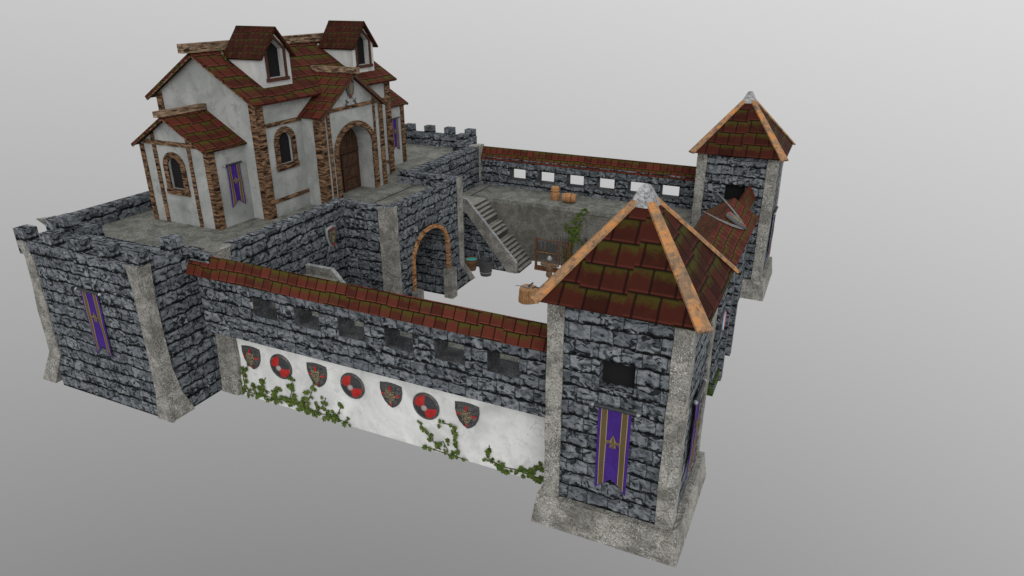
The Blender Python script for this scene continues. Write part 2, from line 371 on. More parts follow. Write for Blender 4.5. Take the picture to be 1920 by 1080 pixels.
# ------------------------------------------------------------------ corner towers
def tower(cy, label):
    T = thing('corner_tower', label, 'tower', (0, cy, 0), 'square towers at the outer corners')
    m = MB(); h0, h1, zt = 2.288, 2.16, 1.017
    q = lambda h, z: [(-h, cy - h, z), (h, cy - h, z), (h, cy + h, z), (-h, cy + h, z)]
    m.mesh(q(h0, 0) + q(h1, zt), [(0, 3, 2, 1), (4, 5, 6, 7), (0, 1, 5, 4), (1, 2, 6, 5), (2, 3, 7, 6), (3, 0, 4, 7)])
    m.build('plinth', 'concrete', T)
    s = 1.95; m = MB(); z0, z1 = zt - .02, 7.80
    hole = [(-.43, 5.17), (.57, 5.17), (.57, 6.03), (-.43, 6.03)]
    outer = [(-s, z0), (s, z0), (s, z1), (-s, z1)]
    for sg in (-1, 1):
        m.holed(outer, [hole], lambda a, b: (a, cy + sg * s, b))
        for i in range(4):
            a, b = hole[i], hole[(i + 1) % 4]
            m.face([(a[0], cy + sg * s, a[1]), (b[0], cy + sg * s, b[1]), (b[0], cy + sg * (s - .35), b[1]), (a[0], cy + sg * (s - .35), a[1])])
    m.face([(s, cy - s, z0), (s, cy + s, z0), (s, cy + s, z1), (s, cy - s, z1)])
    m.face([(-s, cy - s, z0), (-s, cy + s, z0), (-s, cy + s, z1), (-s, cy - s, z1)])
    m.build('wall', 'stone', T, org=(0, cy, 0), recalc=False)
    for sg in (-1, 1):
        B(-.45, .59, cy + sg * (s - .34) - .01, cy + sg * (s - .34) + .01, 5.15, 6.05).build('window', 'dark', T)
    for i in (-1, 1):
        for j in (-1, 1):
            m = MB(); x0, x1 = sorted((i * 2.0, i * 1.50)); y0, y1 = sorted((cy + j * 2.0, cy + j * 1.50))
            # slightly uneven quoin shaft
            n = 9; pr = []
            for k in range(n + 1):
                z = zt + (7.78 - zt) * k / n; r = random.uniform(-.018, .022) if 0 < k < n else 0
                pr.append([(x0 - r, y0 - r, z), (x1 + r, y0 - r, z), (x1 + r, y1 + r, z), (x0 - r, y1 + r, z)])
            vs = [p for r_ in pr for p in r_]; fs = [(0, 3, 2, 1), tuple(4 * n + t for t in range(4))]
            for k in range(n):
                for t in range(4): fs.append((4 * k + t, 4 * k + (t + 1) % 4, 4 * k + 4 + (t + 1) % 4, 4 * k + 4 + t))
            m.mesh(vs, fs); m.build('corner_pillar', 'concrete', T)
    # roof
    e, ze, za = 2.32, 7.64, 10.42
    A = Vector((0, cy, za)); c = [Vector((-e, cy - e, ze)), Vector((e, cy - e, ze)), Vector((e, cy + e, ze)), Vector((-e, cy + e, ze))]
    m = MB()
    for k in range(4): m.face([c[k], c[(k + 1) % 4], A])
    m.face(c[::-1])
    for k in range(4):
        a, b = c[k], c[(k + 1) % 4]; m.face([a, b, b - Vector((0, 0, .04)), a - Vector((0, 0, .04))])
    R = m.build('roof', 'tile_tower', T, org=(-e + .1, cy - e, ze), recalc=False)
    for k in range(4):
        m = MB(); a = c[k] + (c[k] - A).normalized() * .0; d = (A - a).normalized(); b = A
        hz = Vector((d.x, d.y, 0)).normalized(); sd = hz.cross(Vector((0, 0, 1))); up = sd.cross(d) * 1.0
        if up.z < 0: up = -up
        for wa, wb in ((.22, .13),):
            dn = up * -.07
            # shallow roof-shaped hip board: two wings and a crown
            A0, A1, A2 = a - sd * wa - up * .02, a + up * .055, a + sd * wa - up * .02
            B0, B1, B2 = b - sd * wb - up * .02, b + up * .04, b + sd * wb - up * .02
            m.mesh([A0, A1, A2, B0, B1, B2, A0 + dn, A2 + dn, B0 + dn, B2 + dn],
                   [(0, 1, 4, 3), (1, 2, 5, 4), (0, 3, 8, 6), (2, 7, 9, 5), (0, 6, 7, 2, 1), (6, 8, 9, 7)])
        m.build('hip_beam', 'hip', T)
    m = MB(); n = 12
    prof = [(.40, 9.98), (.385, 10.03), (.27, 10.24), (.17, 10.43), (.12, 10.51), (.06, 10.54)]
    vs = []; 
    for r, z in prof:
        for j in range(n):
            t = 2 * PI * (j + .5) / n; k = r * (1 / max(abs(math.cos(t)), abs(math.sin(t)))) ** .6 * random.uniform(.97, 1.03)
            vs.append((k * math.cos(t), cy + k * math.sin(t), z + random.uniform(-.008, .008)))
    fs = [tuple((len(prof) - 1) * n + j for j in range(n)), tuple(range(n))[::-1]]
    for k in range(len(prof) - 1):
        for j in range(n): fs.append((k * n + j, k * n + (j + 1) % n, (k + 1) * n + (j + 1) % n, (k + 1) * n + j))
    m.mesh(vs, fs); m.build('roof_cap', 'cap', T)
    return T
tower(0, 'near square stone tower with pyramid tiled roof and banner, at the front corner')
tower(L2, 'far square stone tower with pyramid tiled roof behind the gatehouse roof')

# ------------------------------------------------------------------ curtain walls (near and far)
def gable_strip(T, x0, x1, yc, hw, ze, zr, nm='roof'):
    m = MB()
    for sg in (-1, 1):
        a, b = (x0, yc + sg * hw, ze), (x1, yc + sg * hw, ze); c_, d_ = (x1, yc, zr), (x0, yc, zr)
        m.face([a, b, c_, d_]); m.face([(x0, yc + sg * hw, ze - .04), (x1, yc + sg * hw, ze - .04), b, a])
    m.face([(x0, yc - hw, ze - .04), (x0, yc + hw, ze - .04), (x1, yc + hw, ze - .04), (x1, yc - hw, ze - .04)])
    for x in (x0, x1): m.face([(x, yc - hw, ze - .04), (x, yc - hw, ze), (x, yc, zr), (x, yc + hw, ze), (x, yc + hw, ze - .04)])
    return m.build(nm, 'tile', T, org=(x0, yc - hw, ze), recalc=False)
def curtain(near):
    f = (lambda y: y) if near else (lambda y: L2 - y)
    Y = lambda a, b: tuple(sorted((f(a), f(b))))
    T = thing('curtain_wall', 'near curtain wall, white below and stone above, hung with seven shields' if near else
              'far curtain wall with six openings showing the sky and two barrels on its walk', 'castle wall', (-9.4, f(-.5), 0), 'long curtain walls between keep and towers')
    xa, xb = -16.62, -1.93; z0, z1 = 3.1, 5.62
    wins = [(-13.98 + 1.925 * k, -12.86 + 1.925 * k) for k in range(6)]
    ya, yb = Y(-1.1, -.20 if near else -.42); m = MB()
    m.box(xa, xb, ya, yb, z0, 4.28); m.box(xa, xb, ya, yb, 5.02, z1)
    xs = [xa] + [x for wn in wins for x in wn] + [xb]
    for k in range(0, len(xs), 2): m.box(xs[k], xs[k + 1], ya, yb, 4.28, 5.02)
    m.build('parapet', 'stone', T)
    for a, b in wins:
        m = MB(); m.box(a + .002, b - .002, ya + .002, yb - .002, 4.275, 4.292); m.box(a - .004, a + .012, ya + .003, yb - .003, 4.293, 5.015); m.box(b - .012, b + .004, ya + .003, yb - .003, 4.293, 5.015); m.build('embrasure_lining', 'sill', T)
    B(-17.05, xb, *Y(-.44, -.12), 0, 3.52).build('plaster_wall', 'white', T)
    if near: 
        m = MB(); m.prism([(-17.0, -.62, 0), (-16.12, -.62, 0), (-15.84, -.62, 1.7), (-15.90, -.62, 3.1), (-16.75, -.62, 3.1)], (0, .19, 0)); m.build('pilaster', 'concrete', T)
    B(xa + .6 if not near else -16.0, xb, *Y(-.195 if near else -.415, 2.30), 3.54, 3.79).build('wall_walk', 'deck', T)
    B(-16.0, xb, *Y(2.0, 2.26), 0 if near else .16, 3.535).build('retaining_wall', 'mossy_plaster', T)
    if not near:
        B(-15.31, -15.24, *Y(-.46, 2.31), 3.78, 3.797).build('walk_joint', 'dark', T)
    gable_strip(T, -17.12 if near else -16.45, -1.93, f(-.78), .40, 5.48, 6.19)
    return T
curtain(True); curtain(False)

# east wall with gatehouse
T = thing('gatehouse_wall', 'outer stone wall with a wider tiled gatehouse roof between the two towers', 'gatehouse', (.8, CY, 0))
m = MB()
for a, b in ((1.93, 5.95), (13.05, 18.72)):
    m.box(.48, 1.1, a, b, 0, 5.6)
m.box(-.1, 1.3, 5.951, 7.599, 0, 6.25)
m.build('curtain', 'stone', T)
m = MB(); hole = arch(CY, 1.05, .0, 1.9, 3.0)
o_ = [(7.6, 0)] + hole + [(13.05, 0), (13.05, 6.3), (7.6, 6.3)]
for x in (1.46, -.1): m.holed(o_, [], lambda a, b: (x, a, b))
for a, b in zip(hole[:-1], hole[1:]): m.face([(1.46, *a), (1.46, *b), (-.1, *b), (-.1, *a)])
for y in (7.6, 13.05): m.face([(-.1, y, 0), (1.46, y, 0), (1.46, y, 6.3), (.77, y, 6.9), (-.1, y, 6.3)])
m.build('gate_block', 'stone', T, recalc=False)
for y in (8.93, 11.37): B(1.462, 1.65, y, y + .42, 0, 5.9).build('buttress', 'stone', T)
B(1.302, 1.56, 7.55, 8.925, 0, .6).build('mossy_footing', 'stone_moss', T)
B(-2.0, .478, 1.93, 18.72, 3.54, 3.79).build('wall_walk', 'deck', T)
for k, (a, b) in enumerate(((1.93, 5.8), (12.95, 18.70))):
    m = MB()
    for sg in (-1, 1):
        m.face([(.78 + sg * .39, a, 5.48), (.78 + sg * .39, b, 5.48), (.78, b, 6.18), (.78, a, 6.18)])
    m.face([(.39, a, 5.47), (1.17, a, 5.47), (1.17, b, 5.47), (.39, b, 5.47)])
    m.build('wall_roof', 'tile', T, org=(0, a, 5.48), recalc=False)
m = MB(); y0, y1 = 5.75, 12.95
for x in (-.37, 1.91):
    m.face([(x, y0, 6.2), (x, y1, 6.2), (.77, y1, 6.94), (.77, y0, 6.94)]); m.face([(x, y0, 6.14), (x, y1, 6.14), (.77, y1, 6.88), (.77, y0, 6.88)])
    for y in (y0, y1): m.face([(x, y, 6.14), (x, y, 6.2), (.77, y, 6.94), (.77, y, 6.88)])
    m.face([(x, y0, 6.14), (x, y1, 6.14), (x, y1, 6.2), (x, y0, 6.2)])
m.build('gate_roof', 'tile', T, org=(0, y0, 6.2), recalc=False)
B(.6, .7, 9.3, 11.35, 0, 2.95).build('gate_door', 'door', T)

# ------------------------------------------------------------------ keep platform
K = thing('keep_platform', 'high stone keep terrace with battlements carrying the timber framed house', 'keep', (-20, CY, 0))
m = MB(); m.box(-23.45, -17.1, -3.08, -.9, 0, 6.2); m.build('front_tower_wall', 'stone', K)
B(-25.4, -16.05, -.5, 21.15, 0, 5.60).build('main_wall', 'stone', K)
B(-23.45, -17.1, -.9, -.5, 0, 5.6).build('link_wall', 'stone', K)
B(-23.9, -17.25, 21.15, 22.9, 0, 5.6).build('rear_tower_wall', 'stone', K)
# deck sheet
m = MB()
m.box(-24.92, -16.5, -.45, 21.2, 5.601, ZD); m.box(-23.2, -17.5, -2.7, -.451, 5.601, ZD - .002); m.box(-23.4, -17.7, 21.201, 22.45, 5.601, ZD - .002); m.box(-16.499, -13.6, 7.3, 13.3, 5.601, ZD - .001)
m.build('deck', 'deck', K)
B(-15.93, -15.86, 7.5, 13.2, ZD - .01, ZD + .006).build('deck_joint', 'dark', K)
# parapets
def par(*a, nm='parapet', mt='stone'): return B(*a).build(nm, mt, K)
m = MB()   # front tower: flaring parapet ring
m.box(-23.72, -17.05, -3.13, -2.62, 5.9, 6.45); m.box(-17.55, -17.051, -2.619, -.93, 5.9, 6.45); m.box(-23.719, -23.2, -2.619, -.95, 5.9, 6.45)
m.build('parapet', 'stone', K)
m = MB(); m.box(-23.2, -17.55, -2.64, -2.58, ZD, 6.3); m.box(-17.6, -17.55, -2.6, -.9, ZD, 6.3); m.build('parapet_lining', 'stone', K)
m = MB(); m.box(-25.4, -22.45, -.94, -.42, 5.602, 6.45); m.box(-25.4, -24.9, -.419, 21.2, 5.602, 6.40); m.build('parapet', 'stone', K)
m = MB(); m.prism([(-25.4, -.95, 6.449), (-25.75, -1.05, 6.45), (-25.4, -.4, 6.449)], (0, 0, -.02)); 
m.prism([(-25.4, -.9, 6.43), (-25.75, -1.05, 6.43), (-25.4, -.42, 5.5)], (0, .1, 0)); m.build('corner_flare', 'concrete', K)
m = MB(); m.box(-17.54, -16.06, -.92, -.42, 5.602, 6.27); m.box(-16.55, -16.05, -.419, 6.99, 5.602, 6.28); m.build('parapet', 'stone', K)
par(-16.65, -16.05, 13.61, 21.2, 5.602, 6.28)
m = MB(); m.box(-23.9, -17.25, 22.42, 22.95, 5.6, 6.45); m.box(-17.75, -17.251, 21.2, 22.419, 5.6, 6.45); m.box(-25.4, -23.4, 21.0, 21.4, 5.602, 6.4)
m.box(-18.0, -16.06, 20.95, 21.39, 5.602, 6.27); m.build('parapet', 'stone', K)
# pale slabs on the court wall ends
for y0, y1 in ((-.68, .25), (20.5, 21.42)):
    m = MB(); m.prism([(-16.62, y0, 6.285), (-15.98, y0, 6.285), (-15.98, y1, 6.285), (-16.45, y1, 6.285)], (0, 0, .03)); m.build('coping_slab', 'concrete', K)
m = MB(); m.prism([(-16.045, -.74, 6.28), (-16.045, .12, 6.28), (-16.045, .0, 5.2), (-16.045, -.1, 0), (-16.045, -.52, 0), (-16.045, -.52, 5.4)], (.05, 0, 0)); m.build('corner_pillar', 'concrete', K)
m = MB(); m.prism([(-16.045, 20.9, 6.28), (-16.045, 21.55, 6.3), (-16.045, 21.3, 5.6), (-16.045, 21.3, 0), (-16.045, 20.85, 0)], (.05, 0, 0)); m.build('corner_pillar', 'concrete', K)
# merlons
mer = [(-23.72 + 1.555 * k, -3.13) for k in range(5)]
for x, y in mer: B(x, x + .60, y, y + .55, 6.451, 6.93).build('merlon', 'stone', K)
B(-17.65, -17.05, -1.62, -1.06, 6.451, 6.93).build('merlon', 'stone', K)
B(-23.72, -23.12, -1.52, -.95, 6.451, 6.93).build('merlon', 'stone', K)
for k in range(5): B(-24.1 + 1.556 * k, -23.52 + 1.556 * k, 22.42, 22.95, 6.451, 6.93).build('merlon', 'stone', K)
B(-17.83, -17.25, 21.3, 21.9, 6.451, 6.80).build('merlon', 'stone', K)
# corner pillars of the front tower (uneven quoins with splayed foot)
def quoin(pl, y, th):
    m = MB(); m.prism([(x, y, z) for x, z in pl], (0, th, 0)); return m
pl = [(-23.95, 6.44), (-23.46, 5.82), (-23.5, 4.7), (-23.66, 3.5), (-23.68, 1.6), (-24.75, 0.0), (-23.9, .0), (-23.05, 1.5), (-23.0, 4.0), (-22.95, 5.6), (-23.15, 6.44)]
quoin([(-23.74, 6.44)] + pl[1:], -3.135, .65).build('corner_pillar', 'concrete', K)
pl = [(-17.04, 6.44), (-17.06, 5.8), (-17.02, 3.0), (-16.98, 1.0), (-16.95, 0), (-17.75, 0), (-17.55, 1.2), (-17.5, 3), (-17.52, 5.6), (-17.62, 6.44)]
m = quoin(pl, -3.16, .12); m.prism([(-17.04, -3.15, 6.44), (-17.04, -2.62, 6.44), (-17.04, -2.72, 5.0), (-17.04, -2.66, 2.2), (-17.04, -2.45, 1.0), (-17.04, -2.05, 0), (-17.04, -3.15, 0)], (.06, 0, 0)); m.build('corner_pillar', 'concrete', K)
# bastion in front of the house
KB = thing('arched_bastion', 'stone bastion with an orange timber arch projecting into the courtyard', 'bastion', (-14.7, CY, 0))
y0, y1, xf = 7.02, 13.6, -13.3
hole = arch(CY - .12, 1.72, 0, 3.0, 4.42, 14)
m = MB(); outer = [(y0, 0)] + hole + [(y1, 0), (y1, 6.3), (y0, 6.3)]
m.holed(outer, [], lambda a, b: (xf, a, b))
m.face([(-16.04, y0, 0), (xf, y0, 0), (xf, y0, 6.3), (-16.04, y0, 6.3)]); m.face([(-16.04, y1, 0), (xf, y1, 0), (xf, y1, 6.3), (-16.04, y1, 6.3)])
m.box(xf - .36, xf - .001, y0 + .001, y1 - .001, 5.5, 6.295); m.box(-16.7, xf - .361, y0 + .001, y0 + .38, 5.5, 6.294); m.box(-17.0, xf - .361, y1 - .45, y1 - .001, 5.5, 6.292)
m.build('wall', 'stone', KB, recalc=False)
m = MB()
for a, b in zip(hole[:-1], hole[1:]): m.face([(xf, *a), (xf, *b), (-16.04, *b), (-16.04, *a)])
m.build('passage', 'stone', KB, recalc=False)
hi = arch(CY - .12, 1.60, 1.6, 3.0, 4.36, 14); ho = arch(CY - .12, 1.79, 1.6, 3.0, 4.54, 14)
for q in (hi, ho): q[0] = (q[0][0], 1.62); q[-1] = (q[-1][0], 1.62)
MB().band([(xf - .05, *p) for p in hi], [(xf - .05, *p) for p in ho], (.15, 0, 0)).build('arch_trim', 'archwood', KB)
for yy in (8.28, 11.62): B(xf - .15, -12.93, yy, yy + .52, 0, 1.66).build('arch_block', 'concrete', KB)
m = MB(); m.box(-14.02, xf + .03, y0 - .03, y0 + .1, 0, 6.29); m.box(xf + .001, xf + .032, y0 + .1, y0 + .42, 0, 6.29); m.build('corner_pillar', 'concrete', KB)
m = MB(); m.prism([(xf + .002, 13.05, 6.27), (xf + .002, 13.63, 6.27), (xf + .002, 13.63, 1.4), (xf + .002, 14.85, .0), (xf + .002, 14.35, 0), (xf + .002, 13.1, 1.5)], (.04, 0, 0))
m.prism([(xf + .002, 13.62, 6.27), (xf + .002, 13.66, 6.27), (xf + .002, 13.66, 1.4), (xf + .002, 14.85, 0), (xf + .002, 13.62, 0)], (-.6, 0, 0)); m.build('corner_pillar', 'concrete', KB)
m = MB(); m.prism([(xf, 13.0, 1.6), (xf, 14.4, 0), (xf, 12.6, 0)], (.02, 0, 0)); m.build('splayed_foot', 'stone', KB)

# ------------------------------------------------------------------ stairs
def stairs(near):
    f = (lambda y: L2 - y) if near else (lambda y: y)
    Y = lambda a, b: tuple(sorted((f(a), f(b))))
    T = thing('stone_staircase', 'near staircase parapet showing just above the near tiled wall roof' if near else 'long stone staircase climbing from the courtyard to the far wall walk', 'staircase', (-13, f(17.4), 0), 'courtyard staircases')
    n = 18; x0, x1, zt = -11.22, -14.45, 3.75; dx = (x1 - x0) / n; dz = zt / n
    skip = (5, 9)
    m = MB(); tr = MB()
    for k in range(n):
        top = dz * (k + 1); xa = x0 + dx * k
        kk = n - 1 - k
        if kk in skip: top -= dz * 1.0
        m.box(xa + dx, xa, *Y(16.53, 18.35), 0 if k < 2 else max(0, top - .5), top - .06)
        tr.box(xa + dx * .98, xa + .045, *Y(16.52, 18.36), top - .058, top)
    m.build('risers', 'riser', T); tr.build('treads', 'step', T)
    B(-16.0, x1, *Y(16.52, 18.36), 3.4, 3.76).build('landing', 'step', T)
    m = MB(); m.prism([(-11.36, f(16.40), 0), (-11.36, f(16.40), .64), (-14.58, f(16.40), 4.13), (-14.82, f(16.40), 4.13), (-16.0, f(16.40), 4.13), (-16.0, f(16.40), 3.5), (-14.6, f(16.40), 3.3), (-11.95, f(16.40), 0)], (0, f(16.58) - f(16.40), 0))
    m.build('side_parapet', 'concrete', T)
    m = MB(); m.beam((-11.36, f(16.49), .655), (-14.58, f(16.49), 4.145), .21, .03); m.beam((-14.58, f(16.49), 4.145), (-16.0, f(16.49), 4.145), .21, .03); m.build('coping', 'cap', T)
    m = MB(); m.prism([(-11.9, f(16.46), 0), (-14.6, f(16.46), 3.32), (-16.0, f(16.46), 3.5), (-16.0, f(16.46), 0)], (0, f(16.6) - f(16.46), 0)); m.build('side_wall', 'stone', T)
stairs(False); stairs(True)

# ------------------------------------------------------------------ house
H = thing('timber_framed_house', 'large white plastered timber framed house with mossy red roof on the keep terrace', 'house', (-21.47, CY, ZD))
XC = -21.47; XF = -18.57; XB = 2 * XC - XF; HY0, HY1 = 4.95, 15.06
RZ, EZ = 12.9, 10.85; SL = (RZ - EZ) / 3.3
rz_at = lambda x: RZ - abs(x - XC) * SL
def window(par_, c, hw, z0, zs, zt, mp, out, fw=.27, nm='window'):
    """arched window: timber surround, plaster reveal, dark pane; mp(a, b, depth) depth<0 is inside"""
    fi = arch(c, hw, z0, zs, zt, 12); fo = arch(c, hw + fw, z0 - .0, zs, zt + fw * .95, 12)
    W = MB().band([mp(a, b, -.02) for a, b in fi], [mp(a, b, -.02) for a, b in fo], Vector(mp(0, 0, .08)) - Vector(mp(0, 0, 0)))
    s0 = [mp(c - hw - fw - .02, z0 - fw, -.02), mp(c + hw + fw + .02, z0 - fw, -.02), mp(c + hw + fw + .02, z0, -.02), mp(c - hw - fw - .02, z0, -.02)]
    W.prism(s0, Vector(mp(0, 0, .11)) - Vector(mp(0, 0, 0)))
    Wo = W.build(nm, 'timber', par_)
    loop = fi
    r = MB(); n = len(loop)
    for k in range(n): a, b = loop[k], loop[(k + 1) % n]; r.face([mp(*a, 0), mp(*b, 0), mp(*b, -.14), mp(*a, -.14)])
    r.build('reveal', 'plaster', Wo, recalc=False)
    p = MB(); p.face([mp(a, b, -.135) for a, b in loop]); p.build('pane', 'dark', Wo, recalc=False)
    return loop
mpX = lambda x: (lambda a, b, d: (x + d, a, b))          # wall facing +X
mpY = lambda y: (lambda a, b, d: (a, y - d, b))          # wall facing -Y
mpY2 = lambda y: (lambda a, b, d: (a, y + d, b))
m = MB()
w1 = window(H, 6.52, .43, 7.95, 8.95, 9.38, mpX(XF), None)
eav = rz_at(XF) - .06
m.holed([(HY0, ZD), (HY1, ZD), (HY1, eav), (HY0, eav)], [w1[::-1]], lambda a, b: (XF, a, b))
for y in (HY0, HY1): m.face([(XB, y, ZD), (XF, y, ZD), (XF, y, eav), (XC, y, RZ - .08), (XB, y, eav)])
m.face([(XB, HY0, ZD), (XB, HY1, ZD), (XB, HY1, eav), (XB, HY0, eav)])
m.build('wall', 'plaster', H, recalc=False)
def slope(mb, xe, ze, xr, zr, y0, y1, th=.11):
    n = Vector((zr - ze, 0, xe - xr)); n = n.normalized() if n.z > 0 else -n.normalized()
    t = n * th
    a, b, c_, d_ = [Vector(p) for p in ((xe, y0, ze), (xe, y1, ze), (xr, y1, zr), (xr, y0, zr))]
    mb.prism([a, b, c_, d_], -t)
def gable_y(T, xc, hw, ze, zr, y0, y1, mt, nm='roof', th=.11):
    o = None; m = MB()
    for sg in (-1, 1): slope(m, xc + sg * hw, ze, xc, zr, y0, y1, th)
    return m.build(nm, mt, T, org=(xc, y0, zr - math.hypot(hw, zr - ze) * (zr - ze) / math.hypot(hw, zr - ze)))
gable_y(H, XC, 3.33, EZ, RZ, 4.58, 15.34, 'tile_main')
MB().box(XC - .17, XC + .17, 4.15, 15.7, 12.86, 13.24).build('ridge_beam', 'ridge', H)
# verge boards under the front gable
m = MB()
for sg in (-1, 1): m.beam((XC + sg * 3.28, 4.64, EZ - .12), (XC, 4.64, RZ - .14), .08, .12)
m.build('verge_board', 'timber', H)
def post(x0, x1, y0, y1, z0, z1, par_=H, nm='post'): return B(x0, x1, y0, y1, z0, z1).build(nm, 'timber', par_)
post(XF - .30, XF + .06, HY0 - .06, HY0 + .42, ZD, eav); post(XF - .30, XF + .06, HY1 - .42, HY1 + .06, ZD, eav)
post(XB - .06, XB + .3, HY0 - .06, HY0 + .3, ZD, eav)
for z in (9.80, 6.35):
    m = B(XF - .02, XF + .05, HY0 + .43, 7.72, z - .08, z + .10).build('rail', 'timber', H)
    m = B(XF - .02, XF + .05, 12.80, HY1 - .43, z - .08, z + .10).build('rail', 'timber', H)
# annexes
def annex(near):
    f = (lambda y: y) if near else (lambda y: L2 - y); Y = lambda a, b: tuple(sorted((f(a), f(b))))
    mp = mpY(2.9) if near else mpY2(f(2.9))
    A = MB(); x0, x1, y = -23.5, -19.5, f(2.9); c = -21.5; er, rr = 9.15, 10.42
    wl = window(H, -21.62, .40, 7.24, 8.22, 8.64, mp, None, .26)
    A.holed([(x0, ZD), (x1, ZD), (x1, er - .02), (c, rr - .06), (x0, er - .02)], [wl[::-1]], lambda a, b: (a, y, b))
    for x in (x0, x1): A.face([(x, f(2.9), ZD), (x, f(4.96) if near else HY1 - .01, ZD), (x, f(4.96) if near else HY1 - .01, er - .02), (x, f(2.9), er - .02)])
    W = A.build('annex', 'plaster', H, recalc=False)
    y0, y1 = Y(2.58, 4.94)
    if not near: y0 = HY1 + .002
    gable_y(W, c, 2.23, 9.12, 10.47, y0, y1, 'tile_annex', 'annex_roof', .09)
    B(c - .13, c + .13, 2.32 if near else HY1 + .01, 4.94 if near else f(2.32), 10.44, 10.69).build('ridge_beam', 'ridge', W)
    m = MB()
    for sg in (-1, 1): m.beam((c + sg * 2.2, f(2.62), 9.04), (c, f(2.62), 10.36), .07, .10)
    m.build('verge_board', 'timber', W)
    for a, b, zt in ((x1 - .25, x1 + .05, er - .04), (x0 - .05, x0 + .2, er - .04)):
        B(a, b, *Y(2.85, 3.2), ZD, zt).build('post', 'timber', W)
    for a, b, zt in ((-22.76, -22.54, 9.72), (-20.68, -20.48, 9.66)): B(a, b, *Y(2.86, 2.95), ZD, zt).build('post', 'timber', W)
    B(x0 + .2, x1 - .26, *Y(2.845, 2.94), 9.15, 9.34).build('rail', 'timber', W)
annex(True); annex(False)
# portico
XP = -17.5; PY0, PY1 = 7.78, 12.74; PC = 10.3
hole = arch(PC, 1.42, ZD, 8.0, 9.12, 14)
m = MB(); pe, pr = 9.98, 11.66
outer = [(PY0, ZD)] + hole + [(PY1, ZD), (PY1, pe - .02), (PC, pr - .05), (PY0, pe - .02)]
m.holed(outer, [], lambda a, b: (XP, a, b))
for y in (PY0, PY1): m.face([(XF, y, ZD), (XP, y, ZD), (XP, y, pe), (XF, y, pe)])
for a, b in zip(hole[:-1], hole[1:]): m.face([(XP, *a), (XP, *b), (XP - 1.05, *b), (XP - 1.05, *a)])
PO = m.build('portico', 'plaster', H, recalc=False)
m = MB()
for sg in (-1, 1):
    a, b, c_, d_ = (-17.18, PC - .08 + sg * 2.66, 9.93), (-18.62, PC - .08 + sg * 2.66, 9.93), (-19.75, PC - .04, 11.70), (-17.18, PC - .04, 11.70)
    up = Vector((0, sg * 1.77, 2.66)).normalized() * -.1
    m.mesh([a, b, c_, d_] + [Vector(p) + up for p in (a, b, c_, d_)], [(0, 1, 2, 3), (4, 7, 6, 5), (0, 4, 5, 1), (3, 7, 4, 0), (1, 5, 6, 2)])
m.build('portico_roof', 'tile_annex', PO, org=(-17.18, PC, 9.93))
m = MB()
for sg in (-1, 1): m.beam((-17.22, PC - .08 + sg * 2.62, 9.84), (-17.22, PC, 11.58), .08, .13)
m.build('verge_board', 'door', PO)
MB().prism([(-16.95, PC - .13, 11.66), (-16.95, PC + .13, 11.66), (-16.95, PC + .13, 11.93), (-16.95, PC - .13, 11.93)], (-2.75, 0, 0)).build('ridge_beam', 'ridge', PO)
B(XP - .35, XP + .06, PY0 - .06, PY0 + .32, ZD, pe - .02).build('post', 'timber', PO)
B(XP - .35, XP + .06, PY1 - .30, PY1 + .04, ZD, pe - .02).build('post', 'timber', PO)
for y, wd in ((8.28, .20), (11.95, .15)): B(XP - .01, XP + .06, y, y + wd, ZD, 10.4).build('post', 'timber', PO)
B(XP - .01, XP + .05, PY0 + .33, PY1 - .31, 10.0, 10.17).build('rail', 'timber', PO)
hi = hole; ho = arch(PC, 1.68, ZD, 8.0, 9.38, 14)
MB().band([(XP - .03, *p) for p in hi], [(XP - .03, *p) for p in ho], (.12, 0, 0)).build('arch_trim', 'timber', PO)
# door, recessed
D = MB(); D.prism([(-18.49, *p) for p in arch(PC, 1.41, ZD, 8.0, 9.10, 14)], (.06, 0, 0)); Do = D.build('door', 'door', H)
m = MB()
m.box(-18.43, -18.38, 8.9, 11.7, 7.62, 7.76)
for y in (10.28, 11.52): m.box(-18.43, -18.39, y, y + .12, ZD, 7.62)
for z in (ZD + .02, 6.25, 6.9, 7.5): m.box(-18.43, -18.395, 10.4, 11.52, z, z + .10)
for y in (9.0, 9.45, 9.9, 10.35, 10.8, 11.25): m.box(-18.43, -18.41, y, y + .02, 7.76, 8.75)
m.build('door_panel', 'trim', Do)
m = MB(); m.box(-18.43, -18.385, 10.22, 10.27, ZD, 7.6); m.box(-18.43, -18.385, 10.22, 11.66, 7.56, 7.61)
for z in (6.23, 6.88): m.box(-18.43, -18.42, 10.4, 11.5, z - .03, z)
m.build('door_gap', 'dark', Do)
